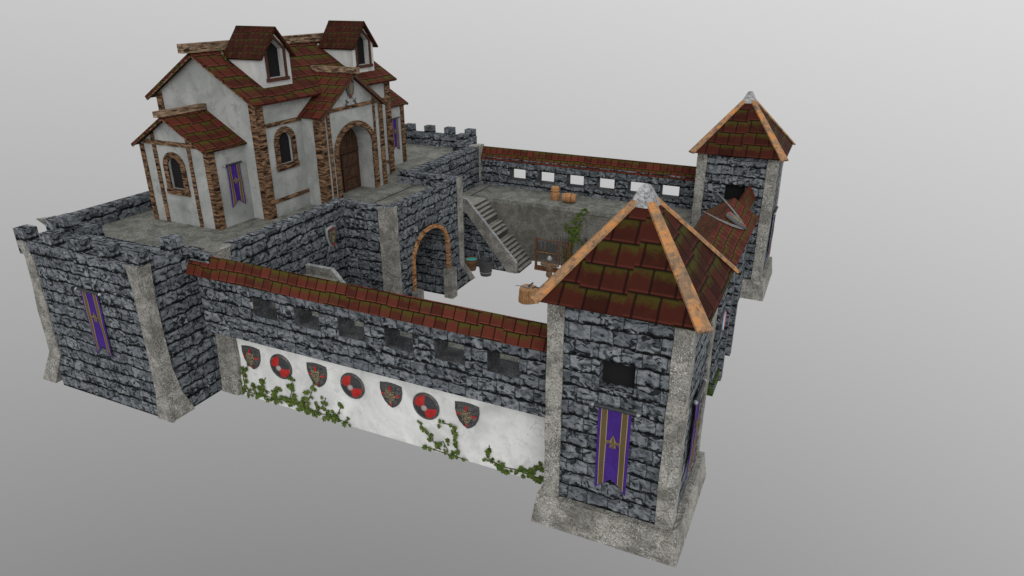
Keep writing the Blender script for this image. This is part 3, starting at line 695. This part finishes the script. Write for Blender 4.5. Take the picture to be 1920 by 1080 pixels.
# dormers
def dormer(c, hw):
    xf = -18.95; z0, ze, zr = rz_at(xf) - .12, 12.76, 13.72
    m = MB(); a0, a1, zs = c - .55, c + .55, 12.92
    hole = [(a0, z0 + .5), (a1, z0 + .5), (a1, zs), (c, 13.40), (a0, zs)]
    m.holed([(c - hw, z0), (c + hw, z0), (c + hw, ze), (c, zr - .04), (c - hw, ze)], [hole[::-1]], lambda a, b: (xf, a, b))
    xb = XC + .3
    for sg in (-1, 1):
        y = c + sg * hw; m.face([(xf, y, z0), (xf, y, ze), (xb, y, ze), (xb, y, ze - .2)])
    for k in range(5): a, b = hole[k], hole[(k + 1) % 5]; m.face([(xf, *a), (xf, *b), (xf - .34, *b), (xf - .34, *a)])
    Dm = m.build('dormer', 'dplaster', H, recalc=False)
    m = MB(); e = hw + .20; sl = (zr - ze) / hw; zee = ze - .20 * sl + .03; zr2 = 13.88
    for sg in (-1, 1):
        q = [(-18.72, c + sg * e, zee), (-21.0, c + sg * e, zee), (-21.0, c, zr2), (-18.72, c, zr2)]
        up = Vector((0, sg * (zr2 - zee), e)).normalized() * -.09
        m.mesh(q + [Vector(p) + up for p in q], [(0, 1, 2, 3), (4, 7, 6, 5), (0, 4, 5, 1), (3, 7, 4, 0), (1, 5, 6, 2)])
    m.build('dormer_roof', 'tile_dormer', Dm, org=(-18.72, c, zee))
    fr = MB(); hi_ = [(a0 + .02, z0 + .5), (a0 + .02, zs), (c, 13.38), (a1 - .02, zs), (a1 - .02, z0 + .5)]; ho_ = [(a0 - .1, z0 + .5), (a0 - .1, zs + .03), (c, 13.52), (a1 + .1, zs + .03), (a1 + .1, z0 + .5)]
    fr.band([(xf - .02, *p) for p in hi_], [(xf - .02, *p) for p in ho_], (.07, 0, 0)); fr.box(xf - .02, xf + .09, a0 - .16, a1 + .16, z0 + .36, z0 + .5)
    Wf = fr.build('window_frame', 'trim', Dm)
    p = MB(); p.face([(xf - .33, a, b) for a, b in hole]); p.build('pane', 'dark', Wf, recalc=False)
dormer(7.0, .93); dormer(13.52, .90)

# ------------------------------------------------------------------ banners
def fleur(mb, mb2, c, s, mp):
    """fleur-de-lis; mb = outline, mb2 = filling"""
    def curve(pts, w):
        n = len(pts); L_, R_ = [], []
        for k, p in enumerate(pts):
            a = pts[max(k - 1, 0)]; b = pts[min(k + 1, n - 1)]; d = Vector((b[0] - a[0], b[1] - a[1])).normalized(); nn = Vector((-d.y, d.x)) * w[k] / 2
            L_.append((p[0] + nn.x, p[1] + nn.y)); R_.append((p[0] - nn.x, p[1] - nn.y))
        return L_, R_
    petal = lambda k: [(-.0, -.10 * k), (-.13 * k, .15), (-.10 * k, .33), (0, .56 * (.9 + .1 * k)), (.10 * k, .33), (.13 * k, .15)]
    sc_ = lambda pts, d: [mp(c[0] + a * s, c[1] + b * s, d) for a, b in pts]
    for k, mm, d in ((1.15, mb, .012), (.75, mb2, .018)):
        mm.face(sc_(petal(k), d))
        for sg in (-1, 1):
            path = [(sg * .04, -.12), (sg * .10, .02), (sg * .20, .12), (sg * .31, .12), (sg * .38, .03), (sg * .36, -.04)]
            l, r = curve(path, [x * k for x in (.07, .11, .14, .13, .09, .04)])
            for i in range(len(l) - 1): mm.face(sc_([l[i], l[i + 1], r[i + 1], r[i]], d))
            path = [(sg * .04, -.12), (sg * .10, -.22), (sg * .20, -.24)]
            l, r = curve(path, [x * k for x in (.06, .09, .03)])
            for i in range(2): mm.face(sc_([l[i], l[i + 1], r[i + 1], r[i]], d))
        mm.face(sc_([(-.15 * k, -.15), (.15 * k, -.15), (.15 * k, -.09), (-.15 * k, -.09)], d + .003))
        mm.face(sc_([(-.04 * k, -.15), (.04 * k, -.15), (.0, -.34)], d))
# prototype hangs at origin facing -Y, top at z=0, width .95, length 2.8
def banner_proto(label):
    T = thing('wall_banner', label, 'banner', (0, 0, 0), 'purple banners hung on walls')
    MB().tube([(-.60, -.07, .05), (.60, -.07, .05)], .055, 10).build('pole', 'char', T, smooth=False)
    for s in (-1, 1):
        MB().lathe([(.01, 0), (.05, .01), (.075, .05), (.05, .09), (.02, .12)] if s > 0 else [(.02, -.12), (.05, -.09), (.075, -.05), (.05, -.01), (.01, 0)], (s * .60, -.07, .05), 10, 'x').build('finial', 'steel', T)
        B(s * .5 - .02, s * .5 + .02, -.08, .0, .03, .07).build('bracket', 'iron', T)
    hw = .475
    lower = lambda x: -2.34 - (abs(x) / hw) * .46
    def yw(x, z): return -.055 - .022 * math.sin(x * 9 + z * 1.3) * min(1, -z) - .006 * math.sin(z * 5 + x * 4) * min(1, -z)
    m = MB(); nx, nz = 20, 24
    V_ = [[(x := -hw + 2 * hw * i / nx, yw(x, lower(x) * j / nz), lower(x) * j / nz) for i in range(nx + 1)] for j in range(nz + 1)]
    for j in range(nz):
        for i in range(nx): m.face([V_[j][i], V_[j][i + 1], V_[j + 1][i + 1], V_[j + 1][i]])
    C_ = m.build('cloth', 'purple', T, recalc=False)
    def strip(xa, xb, off, mt, nm):
        m = MB(); n = 24
        for j in range(n):
            q = []
            for x, jj in ((xa, j), (xb, j), (xb, j + 1), (xa, j + 1)):
                z = lower(x) * jj / n * .985; q.append((x, yw(x, z) - off, z))
            m.face(q)
        m.build(nm, mt, C_, recalc=False)
    for s in (-1, 1):
        a, b = sorted((s * .215, s * .375)); strip(a, b, .006, 'gold', 'stripe')
        strip(a - .012, a + .008, .009, 'goldline', 'piping'); strip(b - .008, b + .012, .009, 'goldline', 'piping')
    o, i_ = MB(), MB(); fleur(o, i_, (0, -1.12), .52, lambda a, b, d: (a, yw(a, b) - .012 - d, b))
    E_ = o.build('emblem', 'goldline', C_, recalc=False); i_.build('emblem_fill', 'gold', E_, recalc=False)
    return T
bp = banner_proto('purple fleur banner under the dark window of the near tower')
bp.location = (.11, -2.0, 4.60)
copy_thing(bp, (2.0, -.15, 4.62), 'purple fleur banner on the outer right side of the near tower, seen almost edge-on', (0, 0, PI / 2), (1.0, 1, 1.0))
copy_thing(bp, (2.0, L2 + .6, 4.2), 'purple fleur banner on the outer right side of the far tower', (0, 0, PI / 2), (1.1, 1, 1))
copy_thing(bp, (-20.07, -3.08, 4.90), 'purple fleur banner on the battlemented keep wall at far left', None, (1, 1, .97))
copy_thing(bp, (-19.5, 4.12, 8.30), 'small purple fleur banner on the near side wing of the house', (0, 0, PI / 2), (.80, 1, .68))
copy_thing(bp, (-19.5, 16.72, 8.36), 'small purple fleur banner on the far side wing of the house, behind the posts', (0, 0, PI / 2), (.80, 1, .68))

# ------------------------------------------------------------------ shields
def heater_pts(s=1.0, n=6):
    p = [(-.46, .42), (-.20, .47), (.0, .48), (.20, .47), (.46, .42), (.475, .15), (.42, -.12), (.30, -.34), (.15, -.48), (0, -.56), (-.15, -.48), (-.30, -.34), (-.42, -.12), (-.475, .15)]
    return [(a * s, b * s) for a, b in p]
def heater(T, y0=-.03):
    P_ = heater_pts(); m = MB()
    m.prism([(a, y0, b) for a, b in P_], (0, .03, 0))
    inn = heater_pts(.86)
    def dome(a, b): return y0 - .04 - .10 * max(0, 1 - (a * a + b * b) / .25)
    body = m
    N_ = len(P_)
    for k in range(N_):
        a, b = P_[k], P_[(k + 1) % N_]; c_, d_ = inn[(k + 1) % N_], inn[k]
        m.face([(a[0], y0, a[1]), (b[0], y0, b[1]), (c_[0], y0 - .045, c_[1]), (d_[0], y0 - .045, d_[1])])
    m.build('rim', 'iron', T, recalc=False)
    m = MB(); rings = [1, .8, .6, .4, .2, .02]
    for r0, r1 in zip(rings[:-1], rings[1:]):
        for k in range(N_):
            q = [(inn[k], r0), (inn[(k + 1) % N_], r0), (inn[(k + 1) % N_], r1), (inn[k], r1)]
            m.face([(a * r, y0 - .035 - .04 * (1 - r * r), b * r) for (a, b), r in q])
    Fc = m.build('face', 'shield', T, recalc=False)
    def S_(a, b):
        r = 0.0
        for k in range(N_):
            (ax, ay), (bx, by) = inn[k], inn[(k + 1) % N_]; nx_, ny_ = by - ay, ax - bx
            dd = nx_ * ax + ny_ * ay
            if abs(dd) > 1e-9: r = max(r, (nx_ * a + ny_ * b) / dd)
        return y0 - .045 - .04 * (1 - min(1, r * r))
    for (a0, a1, b0, b1) in ((-.045, .045, .18, .38), (-.38, -.20, -.01, .07), (.20, .38, -.01, .07), (-.045, .045, -.43, -.26)):
        m = MB(); n = 4
        for i in range(n):
            for j in range(n):
                q = [(a0 + (a1 - a0) * (i + di) / n, b0 + (b1 - b0) * (j + dj) / n) for di, dj in ((0, 0), (1, 0), (1, 1), (0, 1))]
                m.face([(a, S_(a, b) - .008, b) for a, b in q])
        m.build('red_bar', 'red', Fc, recalc=False)
    m = MB(); cr = [(1.2 * a_, 1.2 * b_) for a_, b_ in [(-.17, .17), (-.07, .19), (0, .15), (.07, .19), (.17, .17), (.19, .02), (.12, -.14), (.04, -.24), (0, -.30), (-.04, -.24), (-.12, -.14), (-.19, .02)]]
    for k in range(len(cr)):
        for r0, r1 in ((1, .5), (.5, .02)):
            q = [(cr[k], r0), (cr[(k + 1) % 12], r0), (cr[(k + 1) % 12], r1), (cr[k], r1)]
            m.face([(a * r, S_(a * r, b * r) - .012 - .02 * (1 - r), b * r) for (a, b), r in q])
    m.build('crest', 'crest', Fc, recalc=False)
def round_shield(T):
    MB().lathe([(.54, 0), (.54, -.04), (.50, -.07), (.45, -.06), (.45, 0)][::1], (0, 0, 0), 36, 'y').build('rim', 'shield', T)
    for q in range(4):
        m = MB(); n = 9; a0 = q * PI / 2
        for r0, r1 in ((.455, .3), (.3, .15), (.15, .01)):
            for k in range(n):
                t0, t1 = a0 + PI / 2 * k / n, a0 + PI / 2 * (k + 1) / n
                m.face([(r * math.cos(t), -.055 - .09 * (1 - (r / .455) ** 2), r * math.sin(t)) for r, t in ((r0, t0), (r0, t1), (r1, t1), (r1, t0))])
        m.build('quarter', 'red' if q in (1, 3) else 'char', T, recalc=False)
    MB().lathe([(.125, -.12), (.12, -.165), (.09, -.20), (.03, -.215)], (0, 0, 0), 20, 'y').build('boss', 'boss', T, smooth=True)
WY = -.44
hs = thing('heater_shield', 'kite shaped shield with red cross bars, first from the keep on the white wall', 'shield', (0, 0, 0), 'kite shields on the white wall'); heater(hs); hs.location = (-15.18, WY, 1.95)
hs.rotation_euler = (0, 0, 0)
for x, l in ((-11.92, 'kite shaped shield with red cross bars, second from the keep, above the ivy clump'),
             (-8.58, 'kite shaped shield with red cross bars, between the middle and right round shields'),
             (-5.48, 'kite shaped shield with red cross bars nearest the tower on the white wall')):
    copy_thing(hs, (x, WY, 1.95), l)
rs = thing('round_shield', 'round red and black shield nearest the keep on the white wall', 'shield', (0, 0, 0), 'round shields on the white wall'); round_shield(rs); rs.location = (-13.70, WY, 1.87)
copy_thing(rs, (-10.30, WY, 1.87), 'middle of the three round red and black shields on the white wall')
copy_thing(rs, (-7.13, WY, 1.85), 'round red and black shield nearest the tower on the white wall')
# two on the outer gatehouse face, seen edge-on
t = thing('painted_round_shield', 'pale blue and red painted round shield on the outer gatehouse wall, seen edge-on', 'shield', (0, 0, 0))
MB().lathe([(.46, 0), (.46, -.05), (.40, -.08)], (0, 0, 0), 28, 'y').build('rim', 'shield', t)
MB().prism([(.395 * math.cos(a), -.082, .395 * math.sin(a)) for a in [PI / 2 + PI * k / 12 for k in range(13)]], (0, -.02, 0)).build('half_field', 'blue', t)
MB().prism([(.395 * math.cos(a), -.082, .395 * math.sin(a)) for a in [-PI / 2 + PI * k / 12 for k in range(13)]], (0, -.02, 0)).build('half_field', 'red', t)
t.location = (1.47, 8.25, 3.15); t.rotation_euler = (0, 0, PI / 2)

# shield with crossed blades
def crossed(label, loc, rot, s=1.0, blade=.80, spread=.42, curve=0.0, hilt=True, rimm='iron', grp='shields with crossed blades'):
    T = thing('crossed_sword_shield', label, 'shield', loc, grp)
    T.rotation_euler = rot; T.scale = (s, s, s)
    P_ = [(a * .78, b * .98) for a, b in heater_pts()]
    L0 = Vector(T.location)
    def add(mb): 
        for v in mb.v: v += L0
        return mb
    m = MB(); m.prism([(a, -.07, b) for a, b in P_], (0, .04, 0)); inn = [(a * .84, b * .84) for a, b in P_]
    for k in range(len(P_)):
        a, b = P_[k], P_[(k + 1) % len(P_)]; c_, d_ = inn[(k + 1) % len(P_)], inn[k]
        m.face([(a[0], -.07, a[1]), (b[0], -.07, b[1]), (c_[0], -.12, c_[1]), (d_[0], -.12, d_[1])])
    add(m).build('rim', rimm, T, recalc=False)
    m = MB(); m.face([(a, -.118, b) for a, b in inn]); Fc = add(m).build('face', 'shield', T, recalc=False)
    m = MB(); m.face([(a * .5, -.132, b * .55) for a, b in P_]); add(m).build('crest', 'crest', Fc, recalc=False)
    for a, b in ((0, .34), (0, -.38)): m = MB(); m.box(a - .035, a + .035, -.14, -.12, b - .07, b + .07); add(m).build('red_bar', 'red', Fc)
    for sg in (-1, 1):
        lo = Vector((-sg * spread * .85, -.03, -.66)); hi_ = Vector((sg * spread, -.02, blade)); n = 10; pts = []
        for k in range(n + 1):
            t_ = k / n; p = lo.lerp(hi_, t_)
            if curve:
                p0_, p1_, p2_ = Vector((sg * .16, -.02, -.38)), Vector((sg * .95, -.02, .05)), Vector((sg * spread, -.02, blade))
                p = p0_ * (1 - t_) ** 2 + p1_ * 2 * t_ * (1 - t_) + p2_ * t_ * t_
            pts.append(p)
        m = MB()
        for k in range(n):
            d = (pts[k + 1] - pts[k]).normalized(); nn = Vector((-d.z, 0, d.x)); w0 = (.09 if curve else .045) * (1 - (k / n) ** 3 * .9); w1_ = (.09 if curve else .045) * (1 - ((k + 1) / n) ** 3 * .9)
            a, b = pts[k], pts[k + 1]; q = [a - nn * w0, a + nn * w0, b + nn * w1_, b - nn * w1_]
            m.prism(q, (0, -.02, 0))
        Sw = add(m).build('curved_blade' if curve else 'sword', 'blade_dark' if curve else 'steel', T)
        if hilt:
            d = (pts[0] - pts[1]).normalized(); nn = Vector((-d.z, 0, d.x)); m = MB()
            m.tube([pts[0] + d * .0, pts[0] + d * .26], .05, 8); m.tube([pts[0] - nn * .13, pts[0] + nn * .16], .04, 6); m.lathe([(.01, -.05), (.05, 0), (.01, .05)], tuple(pts[0] + d * .24), 8, 'y')
            add(m).build('hilt', 'iron', Sw)
    return T
crossed('shield with crossed swords in the gable above the house door', (XP, 10.22, 10.93), (0, 0, PI / 2), .85, .62, .40)
crossed('shield with crossed swords on the courtyard wall below the house', (-16.0, 5.95, 4.92), (0, 0, PI / 2), 1.05, .62, .36, rimm='steel')
# long curved blades lying on the gatehouse roof slope
ph = math.radians(90 - 33)
gt = crossed('shield with two long curved blades lying on the gatehouse roof', (1.23, CY, 6.66), (-ph, 0, PI / 2), 1.0, 1.32, 1.55, .30, False)

# ------------------------------------------------------------------ things in the courtyard
def barrel(label, loc, rot=(0, 0, 0)):
    T = thing('barrel', label, 'barrel', (0, 0, 0), 'oak barrels on the wall walk')
    prof = [(.22, 0), (.235, .02), (.275, .2), (.29, .40), (.275, .6), (.235, .78), (.22, .8)]
    MB().lathe(prof, n=20).build('staves', 'barrel', T)
    m = MB()
    for k in range(10):
        a = 2 * PI * k / 10; m.tube([((r + .001) * math.cos(a), (r + .001) * math.sin(a), h) for r, h in prof[1:-1]], .006, 4)
    m.build('stave_joints', 'tubwood', T)
    for h, r in ((.10, .262), (.25, .285), (.55, .285), (.70, .262)): MB().lathe([(r - .01, h - .02), (r + .006, h - .02), (r + .006, h + .02), (r - .01, h + .02)], n=20).build('hoop', 'archwood', T)
    T.location = loc; T.rotation_euler = rot; return T
barrel('upright oak barrel on the far wall walk', (-10.28, 19.62, 3.79))
barrel('oak barrel lying on its side beside the upright one', (-9.70, 19.35, 3.79 + .29), (0, math.radians(90), math.radians(8)))
# water tub with rope handle
t = thing('water_tub', 'wooden tub of turquoise water beside the dark bucket', 'tub', (-14.02, 15.85, 0))
def at(mb, c):
    for v in mb.v: v += Vector(c)
    return mb
c = (-14.02, 15.85, 0)
at(MB().lathe([(.24, 0), (.29, .2), (.32, .42), (.39, .44), (.42, .72), (.37, .72), (.355, .62), (.02, .61)]), c).build('tub', 'tubwood', t)
at(MB().lathe([(.36, .63), (.36, .66), (.01, .662)]), c).build('water', 'water', t)
at(MB().lathe([(.41, .58), (.43, .58), (.43, .63), (.41, .63)]), c).build('hoop', 'archwood', t)
def chain(pts, mb, r=.03):
    for k in range(len(pts) - 1):
        a, b = Vector(pts[k]), Vector(pts[k + 1]); d = (b - a); mid = (a + b) / 2; L_ = d.length * .62
        d.normalize(); s = d.cross(Vector((0, 0, 1)) if k % 2 else Vector((1, .2, 0))).normalized()
        mb.tube([mid + d * L_ * math.cos(q) + s * r * math.sin(q) * 1.3 for q in [2 * PI * i / 8 for i in range(9)]], .009, 5, False)
m = MB(); chain([(c[0] + .30, c[1] + .05, .6 + .10 * k) if k < 5 else (c[0] + .34 + .05 * (k - 4), c[1] + .1, 1.0 + .08 * (k - 4)) for k in range(9)], m); m.build('chain', 'steel', t)
t = thing('iron_bucket', 'dark iron bucket with chain handle standing by the stairs', 'bucket', (-12.90, 15.50, 0))
c = (-12.90, 15.50, 0)
at(MB().lathe([(.32, 0), (.34, .12), (.44, .80), (.49, .83), (.50, .93), (.45, .93), (.42, .80), (.36, .40), (.01, .40)], n=24), c).build('bucket', 'iron', t)
at(MB().lathe([(.352, .20), (.366, .20), (.372, .245), (.358, .245)]), c).build('hoop', 'steel', t)
m = MB(); chain([(c[0] + .46, c[1], .9 + .10 * k) for k in range(7)], m); chain([(c[0] - .42 - .02 * k, c[1] + .05, .9 + .12 * k) for k in range(9)], m); m.build('chain', 'steel', t)
# weapon rack
RX0, RX1, RY = -10.66, -8.55, 17.72
t = thing('weapon_rack', 'rust red wooden weapon rack against the damp courtyard wall', 'weapon rack', (-9.6, RY, 0))
for x in (RX0, RX1): MB().box(x - .06, x + .06, RY - .06, RY + .06, 0, 1.95).build('upright', 'rust', t)
B(RX0, RX1, RY - .25, RY + .02, .0, .22).build('trough', 'rust', t)
MB().tube([(RX0, RY, 1.86), (RX1, RY, 1.86)], .025).build('top_rail', 'rust', t)
B(RX0, -9.4, RY - .03, RY + .03, 1.05, 1.13).build('middle_rail', 'rust', t)
for i, x in enumerate((-10.45, -10.2, -9.95, -9.72, -9.5)):
    s = thing('hanging_sword', ['broad sword hanging at the left end of the weapon rack', 'second sword from the left on the weapon rack', 'middle sword on the weapon rack', 'fourth sword from the left on the weapon rack', 'sword nearest the spears on the weapon rack'][i], 'sword', (x, RY - .06, 1.1), 'swords hanging on the weapon rack')
    MB().prism([(x - .05, RY - .07, 1.12), (x + .05, RY - .07, 1.12), (x + .06, RY - .07, 1.62 + .04 * (i % 3)), (x, RY - .07, 1.76 + .04 * (i % 3)), (x - .06, RY - .07, 1.62 + .04 * (i % 3))], (0, .015, 0)).build('blade', 'iron', s)
    MB().box(x - .11, x + .11, RY - .08, RY - .04, 1.09, 1.12).build('guard', 'archwood', s); MB().tube([(x, RY - .06, 1.09), (x, RY - .06, .92)], .02, 6).build('grip', 'rust', s)
for i, x in enumerate((-9.33, -9.15, -8.98, -8.80, -8.66)):
    s = thing('spear', ['leftmost spear standing in the weapon rack trough', 'second spear from the left in the weapon rack', 'middle spear in the weapon rack', 'fourth spear from the left in the weapon rack', 'rightmost spear in the weapon rack'][i], 'spear', (x, RY - .14, .3), 'spears in the weapon rack')
    MB().tube([(x, RY - .14, .36), (x + .02, RY - .05, 1.98)], .028, 6).build('shaft', 'rust', s)
    MB().prism([(x - .03, RY - .06, 1.98), (x + .02, RY - .05, 2.28), (x + .07, RY - .05, 1.98)], (0, .02, 0)).build('spearhead', 'iron', s)
# training dummy
c = Vector((-9.02, 15.75, 0)); t = thing('training_dummy', 'sackcloth training dummy with steel helmet on a post before the weapon rack', 'training dummy', c)
MB().tube([c + Vector((0, 0, .0)), c + Vector((0, 0, 1.0))], .04).build('post', 'rust', t)
MB().tube([c + Vector((0, 0, z)) for z in (.42, .47, .60, .78, .84, 1.0, 1.25, 1.33)], [.06, .15, .19, .15, .15, .19, .17, .08], 14).build('torso', 'straw', t, smooth=True)
MB().tube([c + Vector((x, 0, 1.18)) for x in (-.52, -.48, -.38, -.15, .15, .38, .48, .52)], [.05, .10, .11, .10, .10, .11, .10, .05], 12).build('arms', 'straw', t, smooth=True)
MB().tube([c + Vector((0, 0, z)) for z in (1.32, 1.38, 1.48, 1.58)], [.07, .13, .14, .10], 12).build('head', 'straw', t, smooth=True)
at(MB().lathe([(.17, 1.49), (.165, 1.52), (.15, 1.60), (.09, 1.68), (.01, 1.72)], n=16), c).build('helmet', 'steel', t, smooth=True)
MB().tube([c + Vector((0, 0, .83)), c + Vector((0, 0, .87))], .165, 14).build('belt', 'rust', t)
# chopping block with sword and hammer
c = Vector((-9.15, 13.15, 0)); t = thing('chopping_block', 'light wooden stump used as a chopping block near the tower roof', 'stump', c)
m = MB(); n = 18; vs = []
for r, z in ((.53, 0), (.55, .2), (.52, .45), (.50, .72), (.47, .78)):
    for j in range(n): a = 2 * PI * j / n; k = r * (1 + .05 * math.sin(3 * a + 1) + .02 * math.sin(7 * a)); vs.append(c + Vector((k * math.cos(a), k * math.sin(a), z)))
fs = [tuple(range(n))[::-1], tuple(4 * n + j for j in range(n))]
for k in range(4):
    for j in range(n): fs.append((k * n + j, k * n + (j + 1) % n, (k + 1) * n + (j + 1) % n, (k + 1) * n + j))
m.mesh(vs, fs); m.build('stump', 'barrel', t)
m = MB()
for k in range(9): a = 2 * PI * k / 9 + .3; m.tube([c + Vector((.54 * math.cos(a), .54 * math.sin(a), 0)), c + Vector((.49 * math.cos(a), .49 * math.sin(a), .76))], .008, 4)
m.build('bark_cracks', 'tubwood', t)
s = thing('long_sword', 'long sword lying across the chopping block', 'sword', c + Vector((0, 0, .79)))
MB().beam(c + Vector((-.72, -.08, .80)), c + Vector((.30, .10, .80)), .07, .02).build('blade', 'steel', s)
MB().beam(c + Vector((.30, .10, .80)), c + Vector((.75, .18, .80)), .05, .05).build('grip', 'iron', s)
MB().beam(c + Vector((.27, -.06, .80)), c + Vector((.33, .26, .80)), .05, .05).build('guard', 'iron', s)
s = thing('hand_axe', 'small grey axe with a dark handle lying on the chopping block', 'axe', c + Vector((-.05, 0, .79)))
m = MB(); chain([c + Vector((-.25 + .07 * k, -.14 + .05 * math.sin(k), .80)) for k in range(8)], m, .035); m.build('chain', 'steel', s)
MB().beam(c + Vector((.0, -.02, .84)), c + Vector((.16, .26, .98)), .07, .06).build('handle', 'iron', s)
MB().prism([c + Vector(p) for p in ((-.2, -.1, .79), (.02, -.16, .79), (.08, .04, .79), (-.12, .08, .79))], (0, 0, .035)).build('axe_head', 'steel', s)
# wall torch by the ivy
c = Vector((-7.75, 18.30, 1.65)); t = thing('wall_torch', 'small iron wall torch beside the climbing ivy', 'torch', c)
MB().tube([c + Vector((0, 0, 0)), c + Vector((.0, -.16, .38))], .035, 8).build('shaft', 'rust', t)
MB().tube([c + Vector((0, -.16, .38)), c + Vector((0, -.18, .50))], [.05, .12], 10).build('basket', 'iron', t)
B(c.x - .1, c.x + .1, c.y + .0, c.y + .04, c.z + .1, c.z + .2).build('bracket', 'steel', t)

# ------------------------------------------------------------------ ivy
def ivy(name, label, paths, mp, size, dens, seed, cat='ivy'):
    rnd = random.Random(seed); p0 = mp(*paths[0][0][:2], 0)
    T = thing(name, label, cat, p0, 'ivy growing on the castle walls')
    st = MB(); lf = MB()
    for path in paths:
        pts = [p[:2] for p in path]; wd = [p[2] for p in path]
        st.tube([mp(a, b, .02) for a, b in pts], .016, 5)
        for k in range(len(pts) - 1):
            (a0, b0), (a1, b1) = pts[k], pts[k + 1]; L_ = math.hypot(a1 - a0, b1 - b0)
            for i in range(max(1, int(L_ * dens * (wd[k] + wd[k + 1]) / 2 * 10))):
                t_ = rnd.random(); w_ = wd[k] + (wd[k + 1] - wd[k]) * t_
                a = a0 + (a1 - a0) * t_ + rnd.gauss(0, w_ * .85); b = b0 + (b1 - b0) * t_ + rnd.gauss(0, w_ * .85)
                s = size * rnd.uniform(.6, 1.25); an = rnd.uniform(-.9, .9) + PI; d0 = rnd.uniform(.03, .12); tx, ty = rnd.uniform(-.5, .5), rnd.uniform(-.6, .3)
                sh = [(0, -.5), (.28, -.34), (.52, -.28), (.36, .02), (.44, .26), (.16, .28), (0, .56), (-.16, .28), (-.44, .26), (-.36, .02), (-.52, -.28), (-.28, -.34)]
                if b < .04 and name.startswith('wall_ivy'): b = abs(b) + .04
                q = []
                for x, y in sh:
                    xr = x * math.cos(an) - y * math.sin(an); yr = x * math.sin(an) + y * math.cos(an)
                    q.append(mp(a + xr * s, b + yr * s, d0 + (xr * tx + yr * ty) * s * .6))
                lf.face(q)
    st.build('stem', 'stem', T); lf.build('leaves', 'leaf', T, recalc=False)
nw = lambda a, b, d: (a, WY - d, b)
ivy('wall_ivy', 'broad ivy clump on the white wall beside the keep, below the first shields', [
    [(-16.2, .12, .12), (-15.85, .5, .13), (-15.85, 1.1, .10), (-15.5, 1.45, .08), (-15.3, 1.55, .05)],
    [(-15.9, .2, .16), (-15.1, .22, .10), (-14.4, .28, .13), (-13.6, .3, .16), (-12.9, .26, .20), (-12.2, .22, .2), (-11.3, .16, .14), (-10.75, .14, .10)],
    [(-15.5, .5, .12), (-15.0, .62, .10), (-14.5, .5, .12)], [(-14.9, .8, .05), (-14.6, 1.15, .07)], [(-14.35, .45, .12), (-14.1, .75, .12), (-13.9, .9, .10)],
    [(-13.55, .35, .14), (-13.35, .8, .12), (-13.3, 1.2, .10), (-13.15, 1.4, .10), (-13.5, 1.45, .08)], [(-12.9, .3, .2), (-12.5, .7, .16), (-12.3, 1.1, .10), (-12.2, 1.45, .05)],
    [(-12.1, .3, .2), (-11.8, .65, .16), (-11.65, 1.0, .1)], [(-11.3, .2, .12), (-11.1, .5, .10), (-10.9, .9, .05)], [(-10.8, .2, .08), (-10.6, .35, .10)]], nw, .21, 11, 3)
ivy('wall_ivy', 'two thin ivy shoots on the white wall under the right round shield', [
    [(-7.55, 1.15, .04), (-7.35, .95, .08), (-7.05, .55, .12), (-6.75, .30, .12), (-6.6, .15, .10)], [(-6.75, .3, .1), (-6.5, .55, .1), (-6.3, .2, .06)],
    [(-6.5, 1.32, .10), (-6.2, 1.35, .06), (-5.95, 1.25, .08), (-6.02, .85, .09), (-5.95, .45, .09), (-5.85, .2, .08)], [(-7.3, .1, .03), (-6.5, .05, .04), (-5.5, .05, .04)]], nw, .19, 14, 4)
ivy('wall_ivy', 'low ivy strip on the white wall at the foot of the near tower', [
    [(-4.65, .95, .04), (-4.65, .70, .05), (-4.75, .42, .12), (-4.45, .30, .14), (-4.2, .2, .12), (-3.7, .25, .12), (-3.2, .2, .13), (-2.6, .18, .12)], [(-3.1, .3, .1), (-2.9, .6, .12), (-2.65, .45, .10)]], nw, .19, 15, 5)
rw = lambda a, b, d: (a, L2 - 2.26 - d, b)
ivy('climbing_ivy', 'tall ivy climbing the damp courtyard wall behind the weapon rack', [
    [(-8.95, .35, .10), (-8.9, .9, .16), (-8.75, 1.5, .18), (-8.55, 2.1, .2), (-8.5, 2.7, .18), (-8.35, 3.3, .16), (-8.05, 3.7, .12), (-7.75, 3.72, .08)],
    [(-8.6, 2.3, .14), (-9.0, 2.6, .10), (-9.1, 2.9, .05)], [(-8.6, 2.0, .12), (-8.1, 1.9, .10), (-8.0, 1.7, .06)], [(-8.9, 1.0, .14), (-8.5, .9, .1)]], rw, .16, 25, 6)
dm = lambda a, b, d: (a, 6.05 - d, b)
ivy('roof_moss_ivy', 'green moss tuft hanging under the eave of the near dormer', [[(-20.95, 12.95, .06), (-20.85, 12.8, .10), (-20.7, 12.55, .08), (-20.5, 12.35, .06)]], lambda a, b, d: (a, 5.82 - d, b), .12, 14, 7)
